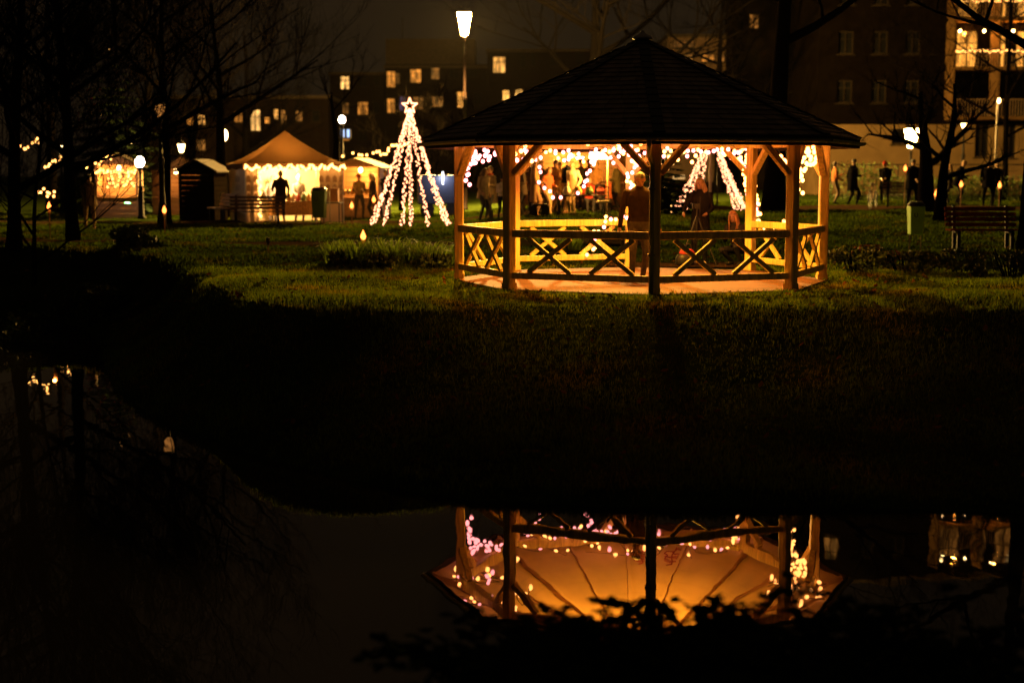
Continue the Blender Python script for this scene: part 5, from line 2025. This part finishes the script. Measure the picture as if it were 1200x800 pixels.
# tripod, camera and bag by the woman
p0 = P(803, 308, 27.1)
zg = gh(p0.x, p0.y) + .03
tp = thing('tripod', 'thin black tripod with a small camera standing before the woman in black', 'tripod', (P(816, 300, 27.0).x, 27.0, zg))
ah = P(816, 246, 27.0).z - zg
for a, rr in ((200, .36), (330, .42), (80, .3)):
    q = MB()
    e = Vector((math.cos(R(a)) * rr, math.sin(R(a)) * rr, 0))
    q.tube([(0, 0, ah - .1), e * .5 + Vector((0, 0, (ah - .1) * .5)), e], [.016, .013, .009], 7)
    q.build('leg', M_BLACK, tp)
q = MB()
q.tube([(0, 0, ah - .35), (0, 0, ah + .02)], .014, 8)
q.build('centre_column', M_BLACK, tp)
q = MB()
q.box((-.02, 0, ah + .07), (.14, .08, .10))
q.tube([(-.02, -.04, ah + .07), (-.02, -.13, ah + .07)], .038, 12)
q.build('camera_body', M_BLACK, tp)
bg_ = thing('camera_bag', 'red and black bag on the paving below the tripod', 'bag', (P(803, 300, 26.9).x, 26.9, 0.01), R(20))
q = MB()
q.loft([((0, 0, z), rx_, ry_, (1, 0, 0), (0, 1, 0)) for z, rx_, ry_ in ((.0, .17, .11), (.03, .19, .13), (.16, .18, .125), (.22, .14, .10))], 16)
q.build('body', M_BLACK, bg_, True)
q = MB()
q.loft([((.03, 0, z), rx_, ry_, (1, 0, 0), (0, 1, 0)) for z, rx_, ry_ in ((.205, .17, .12), (.25, .16, .11), (.30, .10, .07))], 16)
q.build('flap', mat('red_fabric', (.40, .03, .03), .8, .2, 12), bg_, True)
q = MB()
q.tube([(-.15, 0, .2), (-.10, -.02, .36), (.08, -.02, .40), (.17, 0, .2)], .012, 7)
q.build('strap', M_BLACK, bg_, True)

# bicycle
bc = thing('bicycle', 'upright city bicycle parked on the path beside the slatted bench', 'bicycle', on(1023, 52), R(66))
for x in (-.55, .55):
    q = MB()
    q.tube([(x + .34 * math.cos(2 * PI * i / 28), 0, .34 + .34 * math.sin(2 * PI * i / 28)) for i in range(29)], .02, 8, cap=False)
    wh = q.build('wheel', M_BLACK, bc, True)
    q = MB()
    for i in range(14):
        a = 2 * PI * i / 14
        q.tube([(x, 0, .34), (x + .32 * math.cos(a), 0, .34 + .32 * math.sin(a))], .003, 4)
    q.build('spokes', M_METAL, wh)
q = MB()
for a, b_ in (((-.55, 0, .34), (-.12, 0, .30)), ((-.12, 0, .30), (-.25, 0, .88)), ((-.12, 0, .30), (.36, 0, .86)), ((-.24, 0, .82), (.35, 0, .92)), ((-.55, 0, .34), (-.24, 0, .8)), ((.55, 0, .34), (.34, 0, 1.05))):
    q.tube([a, b_], .018, 8)
q.build('frame', mat('bicycle_frame', (.2, .12, .07), .35, .2, 4, metal=.3), bc)
q = MB()
q.tube([(.18, -.28, 1.10), (.30, -.2, 1.14), (.34, 0, 1.12), (.30, .2, 1.14), (.18, .28, 1.10)], .014, 8)
q.build('handlebar', M_METAL, bc)
q = MB()
q.ell((-.26, 0, .93), (.14, .08, .04))
q.build('saddle', M_BLACK, bc)

# ------------------------------------------------------------------ planting
M_IRIS = mat('iris_blade', (.12, .19, .025), .7, .3, 4, attr='tint', spec=.1)
see_through(M_IRIS, .55, (1.5, 1.4, .7))


def blade_clump(label, loc, h, n, seed, group, spread=.3, name='iris_clump'):
    rg = random.Random(seed)
    t = MB()
    for i in range(n):
        a = rg.uniform(0, 6.28)
        r0 = spread * .45 * math.sqrt(rg.random())
        p = Vector((math.cos(a) * r0, math.sin(a) * r0, -.03))
        o_ = Vector((math.cos(a + rg.uniform(-.7, .7)), math.sin(a + rg.uniform(-.7, .7)), 0))
        hh = h * rg.uniform(.6, 1.15)
        w_ = Vector((-o_.y, o_.x, 0)) * rg.uniform(.008, .014)
        b1, b2, b3 = p + o_ * hh * .12 + Vector((0, 0, hh * .5)), p + o_ * hh * .35 + Vector((0, 0, hh * .86)), p + o_ * hh * .75 + Vector((0, 0, hh * rg.uniform(.7, .95)))
        tt = rg.uniform(.5, 1.4)
        t.add([p - w_, p + w_, b1 + w_, b1 - w_, b2 + w_ * .7, b2 - w_ * .7, b3], [(0, 1, 2, 3), (3, 2, 4, 5), (5, 4, 6)], 0, (tt, tt, tt))
    o_ = t.build(name, M_IRIS, None, False, loc)
    return tag(o_, label, 'plant', group)


spots = [(392, 27.4, .5, 'iris clump at the left end of the bed beside the gazebo'), (415, 26.8, .55, 'pale grassy clump below the nearest lit torch'), (438, 27.3, .5, 'grassy clump right of the nearest lit torch'), (458, 26.6, .6, 'tallest grassy clump in the bed beside the gazebo'), (480, 27.2, .5, 'grassy clump in the middle right of the bed beside the gazebo'), (500, 26.6, .55, 'grassy clump near the left gazebo post'), (518, 27.4, .45, 'grassy clump touching the left gazebo post'), (640, 30.5, .5, 'grassy clump on the lawn seen under the far rail'), (668, 31, .45, 'smaller grassy clump on the lawn seen under the far rail')]
for i, (px, d, h, lab) in enumerate(spots):
    blade_clump(lab, on(px, d), h, 130, 80 + i, 'grassy clumps beside the gazebo', .5)
for i, (px, d, w_, h, lab) in enumerate(((404, 26.6, .7, .42, 'dark low shrub at the left end of the bed beside the gazebo'), (447, 26.2, .8, .42, 'dark low shrub in front of the tallest grassy clump'), (508, 26.2, .8, .45, 'dark low shrub right beside the left gazebo post'), (490, 27.8, .9, .45, 'russet low shrub at the back of the bed beside the gazebo'))):
    leafy('shrub', lab, 'shrub', on(px, d), (w_, .6, h), 420, .07, M_LEAF if i != 3 else mat('russet_leaf', (.16, .075, .03), .7, .4, 4, attr='tint'), 200 + i, 'low shrubs around the gazebo')
for i, (px, d, w_, h, lab) in enumerate(((1003, 24.6, 1.2, .62, 'rounded dark shrub at the right foot of the gazebo'), (1060, 25.5, 1.3, .5, 'dark shrub below the litter bin'), (1135, 25.5, 1.5, .6, 'dark shrub below the red slatted bench'), (1190, 24.5, 1.4, .7, 'dark shrub at the right edge of the lawn'), (1025, 27, .9, .45, 'russet tinged shrub between the gazebo and the litter bin'))):
    leafy('shrub', lab, 'shrub', on(px, d), (w_, .9, h), 800, .08, M_LEAF if i != 4 else MATS['russet_leaf'], 230 + i, 'low shrubs around the gazebo')
for i, (px, d, w_, h, lab) in enumerate(((14, 28.5, 2.0, 1.0, 'big dark shrub at the far left edge over the pond'), (74, 30.5, 1.7, .7, 'dark shrub on the far bank below the pond side torch'), (118, 29.5, 1.5, .9, 'dark shrub where the lawn meets the far bank'), (-30, 26.5, 2.6, 2.2, 'tall dark shrub overhanging the pond at the left edge'), (150, 33.5, 1.6, .8, 'dark spreading shrub on the lawn left of the path'))):
    leafy('shrub', lab, 'shrub', on(px, d, -.1), (w_, 1.6, h), 1500, .12, M_LEAF, 260 + i, 'dark shrubs on the far bank')


def bramble(label, loc, w_, h, seed, canes=26):
    """near bank bramble: arching canes with leaves of three leaflets"""
    rg = random.Random(seed)
    t = thing('bramble', label, 'bramble', loc, 0, 'brambles on the near bank')
    cn_, lf = MB(), MB()
    for i in range(canes):
        a = rg.uniform(0, 6.28)
        L_ = h * rg.uniform(.7, 1.25)
        p = Vector((rg.uniform(-.35, .35) * w_, rg.uniform(-.35, .35), -.05))
        d = Vector((math.cos(a) * .35, math.sin(a) * .35, 1)).normalized()
        pts = [p]
        for k in range(9):
            d = (d + Vector((math.cos(a) * .10, math.sin(a) * .10, -.12)) + Vector((rg.uniform(-.08, .08), rg.uniform(-.08, .08), 0))).normalized()
            p = p + d * L_ / 8
            pts.append(p)
            if k < 1:
                continue
            for q in range(2):
                b_ = rg.uniform(0, 6.28)
                o_ = (Vector((math.cos(b_), math.sin(b_), rg.uniform(-.1, .5)))).normalized()
                c = p + o_ * .05
                for s_ in (-1, 0, 1):
                    x = (Quaternion(Vector((0, 0, 1)), s_ * 1.05) @ o_ + Vector((0, 0, rg.uniform(-.35, .1)))).normalized()
                    y = x.cross(Vector((rg.uniform(-.3, .3), rg.uniform(-.3, .3), 1))).normalized()
                    z = x.cross(y)
                    s = rg.uniform(.045, .085) * (1.15 if s_ == 0 else .85)
                    lf.add([c, c + x * s * .35 + y * s * .42 - z * s * .05, c + x * s * .8 + y * s * .34, c + x * s * 1.25 + z * s * .12, c + x * s * .8 - y * s * .34, c + x * s * .35 - y * s * .42 - z * s * .05], [(0, 1, 2, 3), (0, 3, 4, 5)])
        cn_.tube(pts, [.006 - .0005 * k for k in range(len(pts))], 5)
    cn_.build('canes', M_TWIG, t)
    lf.build('foliage', M_BRAMBLE, t)
    return t


words = [w for w in ('bramble left of the mirrored middle post', 'arching bramble under the left end of the mirrored gazebo', 'tallest bramble left of the middle of the mirrored gazebo', 'bramble before the middle post of the mirrored gazebo', 'low bramble just right of the mirrored middle post', 'dense bramble under the right half of the mirrored gazebo', 'bramble at the right end of the mirrored gazebo', 'bramble near the right bottom corner', 'bramble at the right bottom edge', 'low growth at the foot of the near bank below the mirrored left post', 'low growth at the foot of the near bank below the mirrored middle post', 'low growth at the foot of the near bank below the mirrored right post', 'low growth at the foot of the near bank in the right bottom corner')]
for i, (px, py, d, h, w_) in enumerate(((742, 700, 7.0, .6, .7), (585, 708, 7.0, .62, .8), (650, 690, 7.1, .72, .8), (700, 712, 6.9, .60, .8), (790, 700, 7.0, .60, .7), (850, 690, 7.2, .66, .9), (940, 680, 7.3, .70, .9), (1040, 700, 7.2, .7, 1.1), (1150, 695, 7.2, .75, 1.1), (600, 765, 6.2, .45, 1.1), (740, 765, 6.2, .45, 1.1), (880, 760, 6.2, .45, 1.1), (1060, 765, 6.2, .5, 1.4))):
    tp_ = P(px, py, d)
    bramble(words[i], (tp_.x, d, tp_.z - h * .98), w_, h, 300 + i, 34)


# ------------------------------------------------------------------ grass
def grass(name, n, yr, half, hmin, hmax, seed, wmul=1.0, label=None, m_=None):
    rg = np.random.default_rng(seed)
    y = yr[0] + (yr[1] - yr[0]) * rg.random(n) ** .9
    x = (rg.random(n) * 2 - 1) * (half * y + 1.0)
    sd = pond_sd(x, y)
    hyp = np.hypot(x - GC.x, y - GC.y)
    ok = (sd > .12) & (hyp > 2.98 + .16 * rg.random(n))
    ok &= ~((np.abs(x - 3.2) < 1.4) & (y > 26) & (y < 28.4)) & ~((np.abs(y - (35.6 - .21 * (x + 6.5))) < .7) & (x < 3) & (x > -15)) & ~((y > 47.2) & (y < 55) & (np.abs(y - (50.3 + .12 * x * (x > 0))) < 2))
    x, y = x[ok], y[ok]
    n = len(x)
    z = ground_h(x, y)
    K = 4
    X = np.repeat(x, K) + rg.normal(0, .035, n * K)
    Y = np.repeat(y, K) + rg.normal(0, .035, n * K)
    Z = np.repeat(z, K) - .015
    patch = .55 + .45 * np.sin(X * 1.1 + np.sin(Y * 1.7) * 1.4) * np.sin(Y * .9 + X * .35)
    H = (hmin + (hmax - hmin) * rg.random(n * K) ** 1.5) * (.55 + .6 * np.clip(patch, 0, 1))
    A = rg.random(n * K) * 2 * PI
    W = (.0035 + .004 * rg.random(n * K)) * wmul * (Y / 18)
    ln = .25 + .65 * rg.random(n * K)
    dx, dy = np.cos(A), np.sin(A)
    v = np.zeros((n * K, 5, 3))
    v[:, 0] = np.stack([X - dy * W, Y + dx * W, Z], 1)
    v[:, 1] = np.stack([X + dy * W, Y - dx * W, Z], 1)
    v[:, 2] = np.stack([X + dx * H * ln * .35 + dy * W * .7, Y + dy * H * ln * .35 - dx * W * .7, Z + H * .65], 1)
    v[:, 3] = np.stack([X + dx * H * ln * .35 - dy * W * .7, Y + dy * H * ln * .35 + dx * W * .7, Z + H * .65], 1)
    v[:, 4] = np.stack([X + dx * H * ln, Y + dy * H * ln, Z + H], 1)
    N_ = n * K
    me = bpy.data.meshes.new(name)
    me.vertices.add(N_ * 5)
    me.vertices.foreach_set('co', v.ravel())
    b5 = np.arange(N_)[:, None] * 5
    loops = np.concatenate([b5 + np.array([[0, 1, 2, 3]]), b5 + np.array([[3, 2, 4]])], 1).ravel()
    me.loops.add(N_ * 7)
    me.loops.foreach_set('vertex_index', loops.astype(np.int32))
    me.polygons.add(N_ * 2)
    ls = (np.arange(N_)[:, None] * 7 + np.array([[0, 4]])).ravel()
    me.polygons.foreach_set('loop_start', ls.astype(np.int32))
    me.polygons.foreach_set('loop_total', np.tile([4, 3], N_).astype(np.int32))
    me.update(calc_edges=True)
    at = me.color_attributes.new('tint', 'FLOAT_COLOR', 'POINT')
    tt = np.repeat((.55 + .8 * rg.random(N_)) * (.7 + .4 * np.clip(patch, 0, 1)), 5)
    dry = np.clip(np.sin(X * 2.3 + 1.1 * np.sin(Y * 1.3)) * np.sin(Y * 1.9 + .7 * np.sin(X * 1.7)) - .35, 0, 1)
    yl = np.repeat(1 + .5 * rg.random(N_) * (rg.random(N_) < .2) + 1.3 * dry, 5)
    c = np.stack([tt * yl, tt, tt * .8, np.ones_like(tt)], 1)
    at.data.foreach_set('color', c.ravel())
    me.materials.append(m_ or M_BLADE)
    o = bpy.data.objects.new(name, me)
    COL.objects.link(o)
    tag(o, label, 'grass', None, 'stuff')
    return o


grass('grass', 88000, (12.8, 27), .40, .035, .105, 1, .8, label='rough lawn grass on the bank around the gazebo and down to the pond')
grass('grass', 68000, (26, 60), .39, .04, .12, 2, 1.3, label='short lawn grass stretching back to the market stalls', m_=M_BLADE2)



# fallen leaves lying on the lawn and bank
rg = random.Random(77)
fl = MB()
k = 0
while k < 2600:
    y = rg.uniform(13.2, 40)
    x = rg.uniform(-.4 * y, .4 * y)
    if float(pond_sd(np.array([x]), np.array([y]))[0]) < .3 or math.hypot(x - GC.x, y - GC.y) < 3.0:
        continue
    k += 1
    p = Vector((x, y, gh(x, y) + rg.uniform(.01, .05)))
    n_ = Vector((rg.uniform(-.7, .7), rg.uniform(-.7, .7), 1)).normalized()
    a = n_.orthogonal().normalized()
    a = Quaternion(n_, rg.uniform(0, 6.28)) @ a
    b_ = n_.cross(a)
    q_ = rg.uniform(.03, .06)
    tt = rg.uniform(.5, 1.5)
    fl.add([p - a * q_, p - a * q_ * .2 + b_ * q_ * .6, p + a * q_ * .6 + b_ * q_ * .4 + n_ * .01, p + a * q_ * 1.1 + n_ * .015, p + a * q_ * .6 - b_ * q_ * .4, p - a * q_ * .2 - b_ * q_ * .6], [(0, 1, 2, 3), (0, 3, 4, 5)], 0, (tt, tt * rg.uniform(.8, 1.1), tt * .8))
o = fl.build('leaves', mat('fallen_leaf', (.12, .055, .015), .9, .3, 6, attr='tint', spec=.05))
tag(o, 'brown fallen leaves scattered over the lawn and the bank', 'leaves', None, 'stuff')

# ------------------------------------------------------------------ thin haze box added to give the lamps a glow
hm = bpy.data.materials.new('haze')
hm.use_nodes = True
hn = hm.node_tree.nodes
hn.remove(hn['Principled BSDF'])
pv = hn.new('ShaderNodeVolumePrincipled')
pv.inputs['Density'].default_value = .000015
pv.inputs['Color'].default_value = (.85, .85, .85, 1)
hm.node_tree.links.new(pv.outputs[0], hn['Material Output'].inputs['Volume'])
q = MB()
q.box((0, 75, 11), (170, 190, 32))
o = q.build('haze', hm)
o['kind'] = 'stuff'
